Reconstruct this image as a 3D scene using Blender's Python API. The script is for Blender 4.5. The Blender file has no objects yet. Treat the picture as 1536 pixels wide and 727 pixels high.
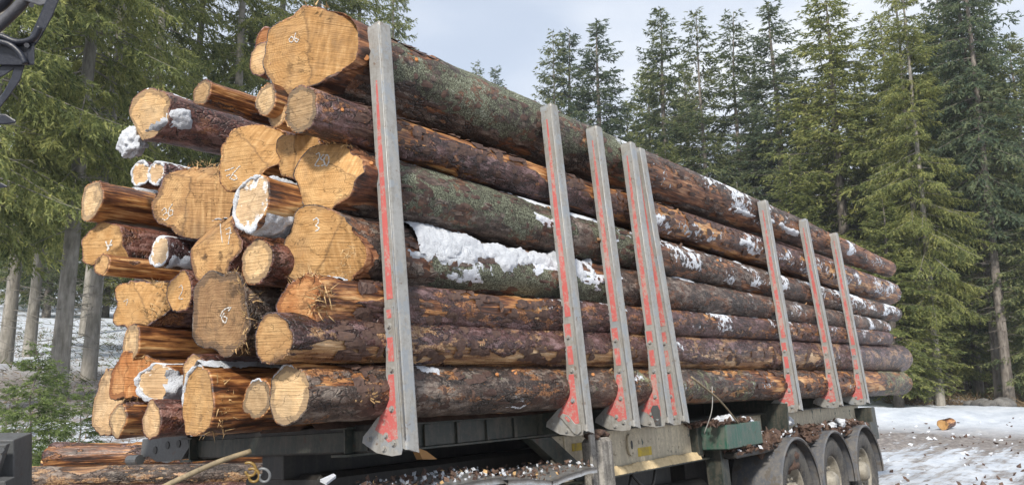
import bpy, math, random
import numpy as np
from mathutils import Vector
from mathutils.bvhtree import BVHTree

random.seed(7)
HAZE = True
C = bpy.context.scene.collection
R = math.radians

# ------------------------------------------------------------------ camera, world, sun
EYE = np.array([0.0, 0.0, 1.75])
FOC, AZ, PITCH = 1150.0, R(39.2), math.atan(197 / 1150.0)
cam = bpy.data.cameras.new('camera')
cam.sensor_width = 36.0
cam.lens = FOC / 1536 * 36
cam.clip_start = 0.05
cam.clip_end = 3000
camo = bpy.data.objects.new('camera', cam)
C.objects.link(camo)
camo.location = EYE
camo.rotation_euler = (math.pi / 2 + PITCH, 0, AZ - math.pi / 2)
bpy.context.scene.camera = camo

SUN_EL, SUN_AZ = R(38), R(205)
w = bpy.data.worlds.new("World")
bpy.context.scene.world = w
w.use_nodes = True
nt = w.node_tree
nt.nodes.clear()
out = nt.nodes.new('ShaderNodeOutputWorld')
bg = nt.nodes.new('ShaderNodeBackground')
bg.inputs['Strength'].default_value = 0.1
sky = nt.nodes.new('ShaderNodeTexSky')
sky.sky_type = 'NISHITA'
sky.sun_disc = False
sky.sun_elevation = SUN_EL
sky.sun_rotation = math.atan2(math.cos(SUN_AZ), math.sin(SUN_AZ))
tc = nt.nodes.new('ShaderNodeTexCoord')
mp = nt.nodes.new('ShaderNodeMapping')
mp.inputs['Scale'].default_value = (1, 1, 2.6)
nz = nt.nodes.new('ShaderNodeTexNoise')
nz.inputs['Scale'].default_value = 2.2
nz.inputs['Detail'].default_value = 6
rp = nt.nodes.new('ShaderNodeValToRGB')
rp.color_ramp.elements[0].position = 0.30
rp.color_ramp.elements[0].color = (0.72, 0.72, 0.72, 1)
rp.color_ramp.elements[1].position = 0.62
rp.color_ramp.elements[1].color = (1, 1, 1, 1)
cl = nt.nodes.new('ShaderNodeValToRGB')
cl.color_ramp.elements[0].position = 0.35
cl.color_ramp.elements[0].color = (0.56, 0.62, 0.72, 1)
cl.color_ramp.elements[1].position = 0.65
cl.color_ramp.elements[1].color = (0.72, 0.75, 0.80, 1)
sc = nt.nodes.new('ShaderNodeVectorMath')
sc.operation = 'SCALE'
sc.inputs['Scale'].default_value = 10.0
mx = nt.nodes.new('ShaderNodeMixRGB')
for a, b in ((tc.outputs['Generated'], mp.inputs['Vector']), (mp.outputs['Vector'], nz.inputs['Vector']),
             (nz.outputs['Fac'], rp.inputs['Fac']), (nz.outputs['Fac'], cl.inputs['Fac']),
             (cl.outputs['Color'], sc.inputs[0]), (rp.outputs['Color'], mx.inputs['Fac']),
             (sky.outputs['Color'], mx.inputs['Color1']), (sc.outputs['Vector'], mx.inputs['Color2']),
             (mx.outputs['Color'], bg.inputs['Color']), (bg.outputs['Background'], out.inputs['Surface'])):
    nt.links.new(a, b)

sl = bpy.data.lights.new('sun', 'SUN')
sl.energy = 3.8
sl.angle = R(6)
sl.color = (1.0, 0.93, 0.82)
so = bpy.data.objects.new('sun', sl)
C.objects.link(so)
sd = Vector((math.cos(SUN_AZ) * math.cos(SUN_EL), math.sin(SUN_AZ) * math.cos(SUN_EL), math.sin(SUN_EL)))
so.rotation_euler = (-sd).to_track_quat('-Z', 'Y').to_euler()
so.location = (0, 0, 30)
vs = bpy.context.scene.view_settings
vs.view_transform = 'Standard'
vs.look = 'None'
vs.exposure = 0.48
vs.gamma = 1.0

# ------------------------------------------------------------------ frames
FW = np.array([math.cos(AZ) * math.cos(PITCH), math.sin(AZ) * math.cos(PITCH), math.sin(PITCH)])
RT = np.array([math.sin(AZ), -math.cos(AZ), 0.0])
UP = np.cross(RT, FW)
TILT = R(4.8)                                    # the loaded trailer leans away from the road
O0 = np.array([0, 2.93, 1.345])
VV = np.array([0, math.cos(TILT), -math.sin(TILT)])
WW = np.array([0, math.sin(TILT), math.cos(TILT)])
UU = np.array([1.0, 0, 0])


def ray(px, py):
    return FW + RT * (px - 768) / FOC - UP * (py - 363.5) / FOC


def depth(p):
    return float((np.asarray(p) - EYE) @ FW)


def on_x(px, py, x):
    d = ray(px, py)
    return EYE + d * x / d[0]


def on_v(px, py, v):
    d = ray(px, py)
    return EYE + d * (((O0 - EYE) @ VV + v) / (d @ VV))


def at_d(px, py, dd):
    return EYE + ray(px, py) * dd


def LF(u, v, w_):
    return O0 + u * UU + v * VV + w_ * WW


def vw(p):
    return float((p - O0) @ VV), float((p - O0) @ WW)


# ------------------------------------------------------------------ noise
def _h(i, j, k, seed):
    n = (i.astype(np.int64) * 374761393 + j.astype(np.int64) * 668265263 + k.astype(np.int64) * 2147483647 + seed * 144665) & 0xffffffff
    n = ((n ^ (n >> 13)) * 1274126177) & 0xffffffff
    n = ((n ^ (n >> 15)) * 2246822519) & 0xffffffff
    return ((n ^ (n >> 16)) & 0xffff) / 65535.0


def vn(p, seed=0):
    i = np.floor(p)
    f = p - i
    f = f * f * (3 - 2 * f)
    x, y, z = i[..., 0], i[..., 1], i[..., 2]
    fx, fy, fz = f[..., 0], f[..., 1], f[..., 2]
    r = 0
    for a in (0, 1):
        for b in (0, 1):
            for c in (0, 1):
                wgt = (fx if a else 1 - fx) * (fy if b else 1 - fy) * (fz if c else 1 - fz)
                r = r + wgt * _h(x + a, y + b, z + c, seed)
    return r


def fbm(p, o=4, seed=0):
    r, a, t = 0, 1.0, 0
    for k in range(o):
        r = r + a * vn(p * 2.03 ** k, seed + k * 17)
        t += a
        a *= .5
    return r / t


def ss(a, b, x):
    t = np.clip((x - a) / (b - a), 0, 1)
    return t * t * (3 - 2 * t)


# ------------------------------------------------------------------ objects
ORG = {}


def finish(name, me, mat, parent, origin):
    o = bpy.data.objects.new(name, me)
    C.objects.link(o)
    if mat is not None:
        me.materials.append(mat)
    org = np.asarray(origin, float)
    ORG[o.name] = org
    if parent is not None:
        o.parent = parent
        o.location = org - ORG[parent.name]
    else:
        o.location = org
    return o


def mesh_np(name, v, f, mat=None, parent=None, origin=None, attrs=None, smooth=True):
    """v (n,3) world coordinates, f list or (m,k) array"""
    v = np.asarray(v, float)
    if origin is None:
        origin = v.mean(0)
    me = bpy.data.meshes.new(name)
    loc = (v - np.asarray(origin)).astype(np.float32)
    if isinstance(f, np.ndarray):
        m, k = f.shape
        me.vertices.add(len(loc))
        me.vertices.foreach_set('co', loc.ravel())
        me.loops.add(m * k)
        me.loops.foreach_set('vertex_index', f.astype(np.int32).ravel())
        me.polygons.add(m)
        me.polygons.foreach_set('loop_start', np.arange(0, m * k, k, dtype=np.int32))
        me.polygons.foreach_set('loop_total', np.full(m, k, dtype=np.int32))
        me.update(calc_edges=True)
    else:
        me.from_pydata([tuple(x) for x in loc], [], f)
    me.polygons.foreach_set('use_smooth', [smooth] * len(me.polygons))
    if attrs:
        for k_, a in attrs.items():
            a = np.asarray(a, np.float32)
            if a.ndim == 2:
                at = me.attributes.new(k_, 'FLOAT_VECTOR', 'POINT')
                at.data.foreach_set('vector', a.ravel())
            else:
                at = me.attributes.new(k_, 'FLOAT', 'POINT')
                at.data.foreach_set('value', a.ravel())
    me.validate()
    return finish(name, me, mat, parent, origin)


def tag(o, label=None, cat=None, group=None, kind=None):
    if label:
        o['label'] = label
    if cat:
        o['category'] = cat
    if group:
        o['group'] = group
    if kind:
        o['kind'] = kind
    return o


def empty(name, origin, label=None, cat=None, group=None):
    o = bpy.data.objects.new(name, None)
    o.empty_display_size = .2
    C.objects.link(o)
    o.location = origin
    ORG[o.name] = np.asarray(origin, float)
    return tag(o, label, cat, group)


class MB:
    def __init__(s):
        s.v = []
        s.f = []

    def add(s, vs_, fs):
        n = len(s.v)
        s.v += [tuple(x) for x in vs_]
        s.f += [tuple(i + n for i in q) for q in fs]
        return s

    def hexa(s, p):      # 8 points, bottom 4 ccw then top 4
        return s.add(p, [(0, 3, 2, 1), (4, 5, 6, 7), (0, 1, 5, 4), (1, 2, 6, 5), (2, 3, 7, 6), (3, 0, 4, 7)])

    def lbox(s, u0, u1, v0, v1, w0, w1, b=0.006):
        """bevelled box in the trailer frame"""
        b = min(b, (u1 - u0) / 3, (v1 - v0) / 3, (w1 - w0) / 3)
        pts = []
        idx = {}
        lo, hi = (u0, v0, w0), (u1, v1, w1)
        for sx in (0, 1):
            for sy in (0, 1):
                for sz in (0, 1):
                    c = [hi[i] if k else lo[i] for i, k in enumerate((sx, sy, sz))]
                    for ax in range(3):
                        q = list(c)
                        for j in range(3):
                            if j != ax:
                                q[j] += -b if (sx, sy, sz)[j] else b
                        idx[(sx, sy, sz, ax)] = len(pts)
                        pts.append(LF(*q))
        fs = []
        for ax in range(3):
            o1, o2 = [j for j in range(3) if j != ax]
            for sg in (0, 1):
                q = []
                for a, c in ((0, 0), (1, 0), (1, 1), (0, 1)):
                    k = [0, 0, 0]
                    k[ax], k[o1], k[o2] = sg, a, c
                    q.append(idx[(k[0], k[1], k[2], ax)])
                fs.append(q if (sg == 1) == (ax != 1) else q[::-1])
            for a in (0, 1):
                for c in (0, 1):
                    q = []
                    for sg, o_ in ((0, o1), (1, o1), (1, o2), (0, o2)):
                        k = [0, 0, 0]
                        k[ax], k[o1], k[o2] = sg, a, c
                        q.append(idx[(k[0], k[1], k[2], o_)])
                    fs.append(q)
        for sx in (0, 1):
            for sy in (0, 1):
                for sz in (0, 1):
                    fs.append([idx[(sx, sy, sz, a)] for a in range(3)])
        return s.add(pts, fs)

    def tube(s, pts, r, n=8, cap=True):
        pts = [np.asarray(p, float) for p in pts]
        rs = r if hasattr(r, '__len__') else [r] * len(pts)
        n0 = len(s.v)
        ref = np.array([0.13, 0.21, 0.97])
        for i, p in enumerate(pts):
            t = pts[min(i + 1, len(pts) - 1)] - pts[max(i - 1, 0)]
            t = t / (np.linalg.norm(t) + 1e-9)
            a = np.cross(t, ref)
            a /= np.linalg.norm(a) + 1e-9
            b = np.cross(t, a)
            for k in range(n):
                q = 2 * math.pi * k / n
                s.v.append(tuple(p + rs[i] * (a * math.cos(q) + b * math.sin(q))))
        for i in range(len(pts) - 1):
            for k in range(n):
                s.f.append((n0 + i * n + k, n0 + i * n + (k + 1) % n, n0 + (i + 1) * n + (k + 1) % n, n0 + (i + 1) * n + k))
        if cap:
            s.f.append(tuple(n0 + k for k in range(n))[::-1])
            s.f.append(tuple(n0 + (len(pts) - 1) * n + k for k in range(n)))
        return s

    def prism(s, poly, d):
        """poly: list of 3d points, d: extrusion vector"""
        n = len(poly)
        p = [np.asarray(x, float) for x in poly]
        return s.add(p + [x + np.asarray(d) for x in p], [tuple(range(n))[::-1], tuple(range(n, 2 * n))] + [(i, (i + 1) % n, n + (i + 1) % n, n + i) for i in range(n)])

    def build(s, name, mat, parent=None, origin=None, smooth=False, bev=0):
        v = np.array(s.v)
        o = mesh_np(name, v, s.f, mat, parent, origin, smooth=smooth)
        bmesh_fix(o)
        if bev:
            m = o.modifiers.new('bevel', 'BEVEL')
            m.width = bev
            m.segments = 2
            m.limit_method = 'ANGLE'
        return o


def bmesh_fix(o):
    import bmesh
    bm = bmesh.new()
    bm.from_mesh(o.data)
    bmesh.ops.recalc_face_normals(bm, faces=bm.faces)
    bm.to_mesh(o.data)
    bm.free()


def smoothp(pts, n=8):
    """Catmull-Rom through points"""
    P = [np.asarray(p, float) for p in pts]
    P = [2 * P[0] - P[1]] + P + [2 * P[-1] - P[-2]]
    o = []
    for i in range(1, len(P) - 2):
        for k in range(n):
            t = k / n
            o.append(.5 * ((2 * P[i]) + (-P[i - 1] + P[i + 1]) * t + (2 * P[i - 1] - 5 * P[i] + 4 * P[i + 1] - P[i + 2]) * t * t + (-P[i - 1] + 3 * P[i] - 3 * P[i + 1] + P[i + 2]) * t ** 3))
    o.append(P[-2])
    return o


# ------------------------------------------------------------------ materials
class Mat:
    def __init__(s, name):
        s.m = bpy.data.materials.new(name)
        s.m.use_nodes = True
        s.t = s.m.node_tree
        s.b = s.t.nodes['Principled BSDF']
        s.o = s.t.nodes['Material Output']

    def n(s, typ, **kw):
        nd = s.t.nodes.new('ShaderNode' + typ)
        for k, v in kw.items():
            if k.startswith('_'):
                setattr(nd, k[1:], v)
            else:
                key = int(k[1:]) if k[0] == 'i' and k[1:].isdigit() else k.replace('__', ' ')
                s.set(nd.inputs[key], v)
        return nd

    def set(s, inp, v):
        if isinstance(v, bpy.types.NodeSocket):
            s.t.links.new(v, inp)
        elif hasattr(v, '__len__') and len(v) == 3 and inp.type == 'RGBA':
            inp.default_value = (*v, 1)
        else:
            inp.default_value = v

    def attr(s, name, vec=False):
        nd = s.n('Attribute', _attribute_name=name)
        return nd.outputs['Vector' if vec else 'Fac']

    def scale(s, vec, sx, sy, sz):
        return s.n('Mapping', Vector=vec, Scale=(sx, sy, sz)).outputs[0]

    def noise(s, vec, sc_, det=4, rough=.55):
        return s.n('TexNoise', Vector=vec, Scale=sc_, Detail=det, Roughness=rough).outputs['Fac']

    def math(s, op, a, b=0.0, c=0.0, clamp=False):
        return s.n('Math', _operation=op, _use_clamp=clamp, i0=a, i1=b, i2=c).outputs[0]

    def ramp(s, fac, stops):
        nd = s.n('ValToRGB', Fac=fac)
        e = nd.color_ramp.elements
        while len(e) < len(stops):
            e.new(.5)
        for k, (p, c) in enumerate(stops):
            e[k].position = p
            e[k].color = (*c, 1)
        return nd.outputs[0]

    def mix(s, f, a, b):
        return s.n('MixRGB', i0=f, i1=a, i2=b).outputs[0]

    def step(s, x, a, b):
        return s.n('MapRange', _interpolation_type='SMOOTHSTEP', i0=x, i1=a, i2=b, i3=0.0, i4=1.0).outputs[0]

    def bump(s, h, dist, strength=1.0, prev=None):
        nd = s.n('Bump', Height=h, Distance=dist, Strength=strength)
        if prev is not None:
            s.set(nd.inputs['Normal'], prev)
        return nd.outputs[0]


def mat_bark(name, bark, wood, lich=((.05, .05, .035), (.15, .16, .105), (.34, .38, .26)), rough=.5, seed=0.0):
    m = Mat(name)
    co = m.n('VectorMath', _operation='ADD', i0=m.attr('lc', True), i1=(seed, seed * .37, 0)).outputs[0]
    nf = m.noise(co, 75, 3, .65)
    nm = m.noise(m.scale(co, 7, 20, 20), 1, 5, .62)
    nl = m.noise(m.scale(co, 1.6, 3, 3), 1, 3)
    vor = m.n('TexVoronoi', _feature='DISTANCE_TO_EDGE', Vector=m.n('VectorMath', _operation='ADD', i0=m.scale(co, 16, 27, 27), i1=m.n('TexNoise', Vector=co, Scale=14.0, Detail=3.0).outputs['Color']).outputs[0], Scale=1.0).outputs['Distance']
    nw = m.noise(m.scale(co, 5, 11, 11), 1, 6, .7)
    crack = m.math('ADD', m.step(vor, 0.0, .16), m.step(nw, .42, .58), clamp=True)
    npat = m.noise(m.scale(co, 2.6, 7, 7), 1, 6, .72)
    barkc = m.ramp(m.math('ADD', m.math('MULTIPLY', nm, .62), m.math('MULTIPLY', nl, .45)), [(.45, bark[0]), (.53, bark[1]), (.60, bark[2]), (.68, bark[3])])
    barkc = m.mix(m.math('MULTIPLY', m.math('SUBTRACT', 1.0, crack), .9), barkc, tuple(x * .35 for x in bark[0]))
    barkc = m.mix(m.math('MULTIPLY', m.step(nf, .52, .70), .45), barkc, bark[3])
    barkc = m.mix(m.math('MULTIPLY', m.step(npat, .54, .58), .75), barkc, m.mix(m.step(nf, .4, .6), wood[1], wood[2]))
    barkc = m.mix(m.math('MULTIPLY', m.step(m.noise(m.scale(co, 4, 10, 10), 1.7, 5, .7), .55, .61), .6), barkc, bark[3])
    fib = m.noise(m.scale(co, 3.2, 60, 60), 1, 4, .6)
    fib2 = m.noise(m.scale(co, 1.3, 9, 9), 1, 5, .6)
    fib3 = m.noise(m.scale(co, 1.0, 5, 5), 1.9, 6, .7)
    woodc = m.ramp(m.math('ADD', m.math('MULTIPLY', fib, .34), m.math('ADD', m.math('MULTIPLY', fib2, .38), m.math('MULTIPLY', fib3, .38))), [(.475, wood[0]), (.535, wood[1]), (.59, wood[2]), (.66, wood[3])])
    # bark flakes against bare wood
    b = m.math('ADD', m.attr('bark'), m.math('ADD', m.math('ADD', m.math('MULTIPLY', m.math('SUBTRACT', nm, .5), .55), m.math('MULTIPLY', m.math('SUBTRACT', npat, .5), 1.0)), m.math('MULTIPLY', m.math('SUBTRACT', nf, .5), .22)))
    fb = m.step(b, -.012, .012)
    col = m.mix(fb, woodc, barkc)
    rim = m.math('SUBTRACT', 1.0, m.math('MULTIPLY', m.math('ABSOLUTE', b), 26.0, clamp=False), clamp=True)
    col = m.mix(m.math('MULTIPLY', rim, .75), col, (.022, .011, .008))
    nli = m.noise(co, 105, 4, .7)
    lc = m.ramp(m.math('ADD', m.math('MULTIPLY', nli, .7), m.math('MULTIPLY', npat, .3)), [(.42, tuple(x * .7 for x in lich[0])), (.50, lich[1]), (.57, lich[2]), (.66, (.64, .66, .62))])
    fl = m.step(m.math('ADD', m.attr('lich'), m.math('MULTIPLY', m.math('SUBTRACT', m.math('ADD', m.math('MULTIPLY', m.noise(co, 20, 8, .78), .6), m.math('MULTIPLY', m.noise(m.scale(co, 3, 6, 6), 1, 4, .6), .4)), .5), 6.5)), .35, .75)
    col = m.mix(fl, col, lc)
    nsn = m.noise(co, 22, 6, .68)
    fs = m.step(m.math('ADD', m.attr('snow'), m.math('ADD', m.math('MULTIPLY', m.math('SUBTRACT', nsn, .5), 1.7), m.math('MULTIPLY', m.math('SUBTRACT', m.noise(m.scale(co, 1.5, 3, 3), 1, 3, .6), .5), 2.4))), .22, .34)
    col = m.mix(fs, col, (.68, .72, .79))
    m.set(m.b.inputs['Base Color'], col)
    rg = m.math('ADD', rough, m.math('MULTIPLY', m.math('ADD', fl, fs, clamp=True), .3))
    rg = m.math('ADD', rg, m.math('MULTIPLY', m.math('SUBTRACT', nf, .5), .35))
    m.set(m.b.inputs['Roughness'], rg)
    m.set(m.b.inputs['Specular IOR Level'], .62)
    hb = m.math('ADD', m.math('MULTIPLY', crack, .6), m.math('ADD', m.math('MULTIPLY', nf, .8), m.math('MULTIPLY', nm, 1.6)))
    h = m.mix(fb, m.math('MULTIPLY', fib, .8), m.math('ADD', hb, .5))
    h = m.mix(fl, h, m.math('MULTIPLY', nli, 3.0))
    h = m.mix(fs, h, m.math('ADD', m.math('MULTIPLY', nsn, 2.0), 1.0))
    m.set(m.b.inputs['Normal'], m.bump(h, .011, 1.0))
    return m.m


PURPLE = ((.020, .009, .007), (.055, .024, .018), (.110, .058, .047), (.24, .165, .15))
GREYB = ((.020, .012, .009), (.056, .033, .024), (.125, .085, .066), (.27, .225, .19))
REDB = ((.035, .010, .007), (.105, .034, .024), (.19, .075, .055), (.34, .19, .16))
ORANGE = ((.026, .009, .004), (.14, .048, .016), (.42, .19, .062), (.68, .43, .20))
TAN = ((.07, .032, .015), (.24, .12, .055), (.48, .30, .15), (.68, .50, .31))
RUST = ((.026, .009, .005), (.11, .040, .018), (.27, .115, .048), (.48, .27, .14))
PURPLE = tuple(tuple(y * k for y, k in zip(x, (1.05, .98, 1.10))) for x in PURPLE)
M_BARK = {
    'purple': mat_bark('bark_purple', PURPLE, TAN, rough=.30),
    'orange': mat_bark('bark_orange', PURPLE, ORANGE, rough=.45, seed=3.1),
    'grey': mat_bark('bark_grey', GREYB, TAN, rough=.55, seed=5.7),
    'rust': mat_bark('bark_rust', REDB, RUST, rough=.42, seed=8.3),
    'mossy': mat_bark('bark_mossy', GREYB, RUST, rough=.55, seed=11.9),
    'green': mat_bark('bark_lichen_dots', GREYB, ORANGE, lich=((.13, .13, .08), (.30, .31, .19), (.44, .50, .30)), rough=.5, seed=14.2),
}


def mat_face(name, pale, ochre, dark, edge=.82, stain=.5, seed=0.0, snow=False):
    m = Mat(name)
    co = m.n('VectorMath', _operation='ADD', i0=m.attr('lc', True), i1=(seed, seed, seed * .3)).outputs[0]
    rad = m.attr('rad')
    big = m.noise(co, 9, 4, .6)
    fine = m.noise(co, 110, 3, .6)
    saw = m.noise(m.n('Mapping', Vector=co, Rotation=(.5 + seed, 0, 0), Scale=(1, 4, 110)).outputs[0], 1, 3, .6)
    col = m.ramp(m.math('ADD', m.math('MULTIPLY', big, .84), m.math('MULTIPLY', saw, .16)), [(.38, ochre), (.52, tuple((a + b) / 2 for a, b in zip(ochre, pale))), (.64, pale)])
    ring = m.math('SINE', m.math('MULTIPLY', m.math('ADD', rad, m.math('MULTIPLY', big, .12)), 95.0))
    col = m.mix(m.math('MULTIPLY', m.step(ring, -.2, 1.0), .30), col, tuple(x * .55 for x in ochre))
    col = m.mix(m.math('MULTIPLY', m.step(fine, .45, .75), .3), col, tuple(x * .6 for x in ochre))
    e = m.step(m.math('ADD', rad, m.math('ADD', m.math('MULTIPLY', m.math('SUBTRACT', big, .5), .45), m.math('MULTIPLY', m.math('SUBTRACT', m.noise(co, 32, 5, .7), .5), .35))), edge, edge + .06)
    col = m.mix(m.math('MULTIPLY', e, .8), col, dark)
    st = m.noise(co, 5.5, 5, .65)
    col = m.mix(m.math('MULTIPLY', m.step(st, .56, .66), stain), col, tuple(x * .35 for x in dark))
    lv = m.noise(m.scale(co, 1, 3.2, 6.5), 1.3, 4, .5)
    cf = m.math('MULTIPLY', m.math('SUBTRACT', 1.0, m.step(m.math('ABSOLUTE', m.math('SUBTRACT', lv, .47)), .0, .004)), .38)
    blot = m.noise(co, 15, 6, .7)
    col = m.mix(m.math('MULTIPLY', m.step(blot, .50, .66), .45), col, tuple(x * .72 for x in ochre))
    col = m.mix(cf, col, tuple(x * .3 for x in dark))
    zn = m.attr('zone')
    torn = m.noise(m.n('Mapping', Vector=co, Rotation=(.25, 0, 0), Scale=(6, 70, 7)).outputs[0], 1, 5, .6)
    zc = m.ramp(m.math('ADD', m.math('MULTIPLY', torn, .6), m.math('MULTIPLY', blot, .4)), [(.36, tuple(x * .62 for x in ochre)), (.50, tuple(x * 1.02 for x in ochre)), (.62, tuple(min(1, x * 1.04) for x in pale))])
    col = m.mix(m.math('MULTIPLY', zn, .85), col, zc)  # torn grain, plus a tint standing in for the second plane's shading
    rid = m.math('SUBTRACT', 1.0, m.math('MULTIPLY', m.math('ABSOLUTE', m.math('SUBTRACT', zn, .5)), 2.0), clamp=True)
    col = m.mix(m.math('MULTIPLY', rid, .65), col, tuple(x * .5 for x in dark))  # hinge between the two planes darkened in the colour as well
    if snow:
        fsn = m.step(m.math('ADD', m.noise(co, 16, 5, .65), m.math('MULTIPLY', rad, .35)), .80, .86)
        col = m.mix(fsn, col, (.8, .84, .9))
    oi = m.n('ObjectInfo').outputs['Random']
    tint = m.ramp(oi, [(0, (.74, .67, .60)), (.35, (.94, .88, .82)), (.7, (.88, .76, .62)), (1.0, (1.0, .95, .90))])
    col = m.n('MixRGB', _blend_type='MULTIPLY', i0=1.0, i1=col, i2=tint).outputs[0]
    dirtn = m.noise(co, 3.2, 6, .72)
    col = m.mix(m.math('MULTIPLY', m.step(dirtn, .50, .64), .38), col, tuple(x * .9 for x in dark))
    m.set(m.b.inputs['Base Color'], col)
    m.set(m.b.inputs['Roughness'], .72)
    m.set(m.b.inputs['Specular IOR Level'], .25)
    h = m.math('ADD', m.math('MULTIPLY', saw, .8), m.math('ADD', m.math('MULTIPLY', big, .8), m.math('MULTIPLY', cf, -1.2)))
    m.set(m.b.inputs['Normal'], m.bump(h, .012, 1.0))
    return m.m


M_FACE = {
    'pale': mat_face('face_pale', (.70, .54, .35), (.60, .42, .24), (.30, .21, .13)),
    'pale_ring': mat_face('face_pale_ring', (.72, .57, .37), (.61, .44, .25), (.25, .19, .13), edge=.74, seed=2.3),
    'ochre': mat_face('face_ochre', (.66, .45, .225), (.50, .30, .125), (.30, .19, .10), edge=.93, stain=.6, seed=4.4),
    'ochre2': mat_face('face_ochre_dirty', (.60, .41, .21), (.43, .26, .12), (.16, .10, .065), edge=.88, stain=.85, seed=6.8),
    'dark': mat_face('face_dark', (.54, .41, .26), (.38, .27, .155), (.17, .135, .10), edge=.76, stain=.6, seed=9.2),
    'brown': mat_face('face_brown', (.40, .27, .15), (.25, .155, .085), (.11, .08, .06), edge=.80, stain=.7, seed=19.2),
    'orange': mat_face('face_orange', (.62, .37, .18), (.45, .20, .075), (.22, .09, .04), edge=.8, stain=.6, seed=12.6),
    'snowy': mat_face('face_snowy', (.70, .56, .38), (.58, .42, .26), (.3, .22, .15), edge=.9, stain=.2, seed=15.1, snow=True),
}


def mat_snow(name='snow', col=(.70, .74, .81), sc_=40):
    m = Mat(name)
    co = m.n('TexCoord').outputs['Object']
    n1 = m.noise(co, sc_, 6, .7)
    m.set(m.b.inputs['Base Color'], m.ramp(n1, [(.25, tuple(x * .86 for x in col)), (.6, col)]))
    m.set(m.b.inputs['Roughness'], .65)
    m.set(m.b.inputs['Normal'], m.bump(m.math('ADD', n1, m.noise(co, 130, 4, .7)), .014, 1.0))
    return m.m


M_SNOW = mat_snow()


def mat_metal(name, base, grime, rust=None, rough=.5, metal=.0, scl=6, edge=.5, spec=.5, patch=None, patchf=.6):
    m = Mat(name)
    oi = m.n('ObjectInfo').outputs['Random']
    co = m.n('VectorMath', _operation='ADD', i0=m.n('TexCoord').outputs['Object'], i1=m.n('CombineXYZ', i0=m.math('MULTIPLY', oi, 37.0), i1=m.math('MULTIPLY', oi, 11.0)).outputs[0]).outputs[0]
    n1 = m.noise(co, scl, 6, .65)
    n2 = m.noise(co, scl * 9, 4, .7)
    streak = m.noise(m.scale(co, 26, 26, 2.2), 1, 4, .6)
    col = m.mix(m.step(n1, .42, .66), base, tuple((a + b) / 2 for a, b in zip(base, grime)))
    col = m.mix(m.math('MULTIPLY', m.step(m.math('ADD', m.math('MULTIPLY', n2, .5), m.math('MULTIPLY', streak, .55)), edge - .02, edge + .14), .6), col, grime)
    if patch:
        col = m.mix(m.step(m.noise(co, scl * 1.3 + 1, 5, .7), patchf, patchf + .05), col, patch)
    if rust:
        col = m.mix(m.math('MULTIPLY', m.step(m.noise(co, scl * 2.7, 6, .75), .60, .66), .8), col, rust)
    m.set(m.b.inputs['Base Color'], col)
    m.set(m.b.inputs['Metallic'], metal)
    m.set(m.b.inputs['Roughness'], m.math('ADD', rough, m.math('MULTIPLY', m.math('SUBTRACT', n2, .5), .3)))
    m.set(m.b.inputs['Specular IOR Level'], spec)
    m.set(m.b.inputs['Normal'], m.bump(m.math('ADD', n2, m.math('MULTIPLY', n1, .5)), .0025, .8))
    return m.m


M_STEEL = mat_metal('stake_steel', (.36, .36, .35), (.23, .215, .19), rust=(.17, .115, .08), rough=.46, metal=.25, scl=5, edge=.50, patch=(.30, .32, .34), patchf=.53)
M_FRAME = mat_metal('frame_dark_green', (.018, .026, .023), (.085, .076, .06), rust=(.06, .03, .02), rough=.5, scl=5, edge=.5)
M_BLACK = mat_metal('black_steel', (.012, .012, .013), (.045, .04, .034), rough=.5, scl=6)
M_CREAM = mat_metal('dusty_beam', (.62, .55, .41), (.36, .32, .25), rust=(.13, .10, .07), rough=.75, scl=4, edge=.45, patch=(.10, .12, .11), patchf=.60)
M_GREEN = mat_metal('green_paint', (.014, .085, .060), (.11, .115, .10), rust=(.05, .04, .03), rough=.5, scl=5, edge=.47, patch=(.10, .11, .095), patchf=.60)
M_GREY = mat_metal('grey_bracket', (.085, .09, .095), (.06, .06, .06), rust=(.10, .05, .03), rough=.5, scl=7)
M_FENDER = mat_metal('fender_plastic', (.085, .092, .108), (.17, .155, .135), rough=.5, scl=6, edge=.5, patch=(.10, .09, .08), patchf=.55)
M_SHEET = mat_metal('sheet_metal', (.42, .43, .44), (.25, .23, .2), rough=.38, metal=.6, scl=8)
M_NAVY = mat_metal('grapple_navy', (.010, .013, .024), (.03, .035, .05), rough=.4, scl=7, edge=.55)
M_HOSEG = mat_metal('hose_grey', (.09, .095, .11), (.05, .05, .06), rough=.5, scl=9)
M_TYRE = mat_metal('tyre_rubber', (.040, .041, .045), (.13, .12, .105), rough=.72, scl=7, edge=.46, spec=.3)
M_RIM = mat_metal('rim_cream', (.30, .28, .235), (.13, .115, .095), rust=(.09, .06, .04), rough=.6, scl=8, edge=.5)
M_DUST = mat_metal('sawdust', (.66, .52, .31), (.46, .35, .20), rough=.9, scl=16, edge=.5)
M_TAN = mat_metal('tan_hose', (.30, .24, .15), (.12, .10, .07), rough=.7, scl=12)
M_YEL = mat_metal('yellow_mark', (.55, .40, .03), (.2, .17, .1), rough=.6, scl=14, edge=.56)
M_LEG = mat_metal('landing_leg_paint', (.30, .285, .26), (.045, .04, .035), rough=.75, scl=9, edge=.46)
M_CHIP = mat_metal('bark_chip', (.06, .035, .028), (.16, .10, .07), rough=.8, scl=8)
M_CHIPW = mat_metal('wood_splinter', (.55, .38, .19), (.35, .2, .09), rough=.8, scl=25)


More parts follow.
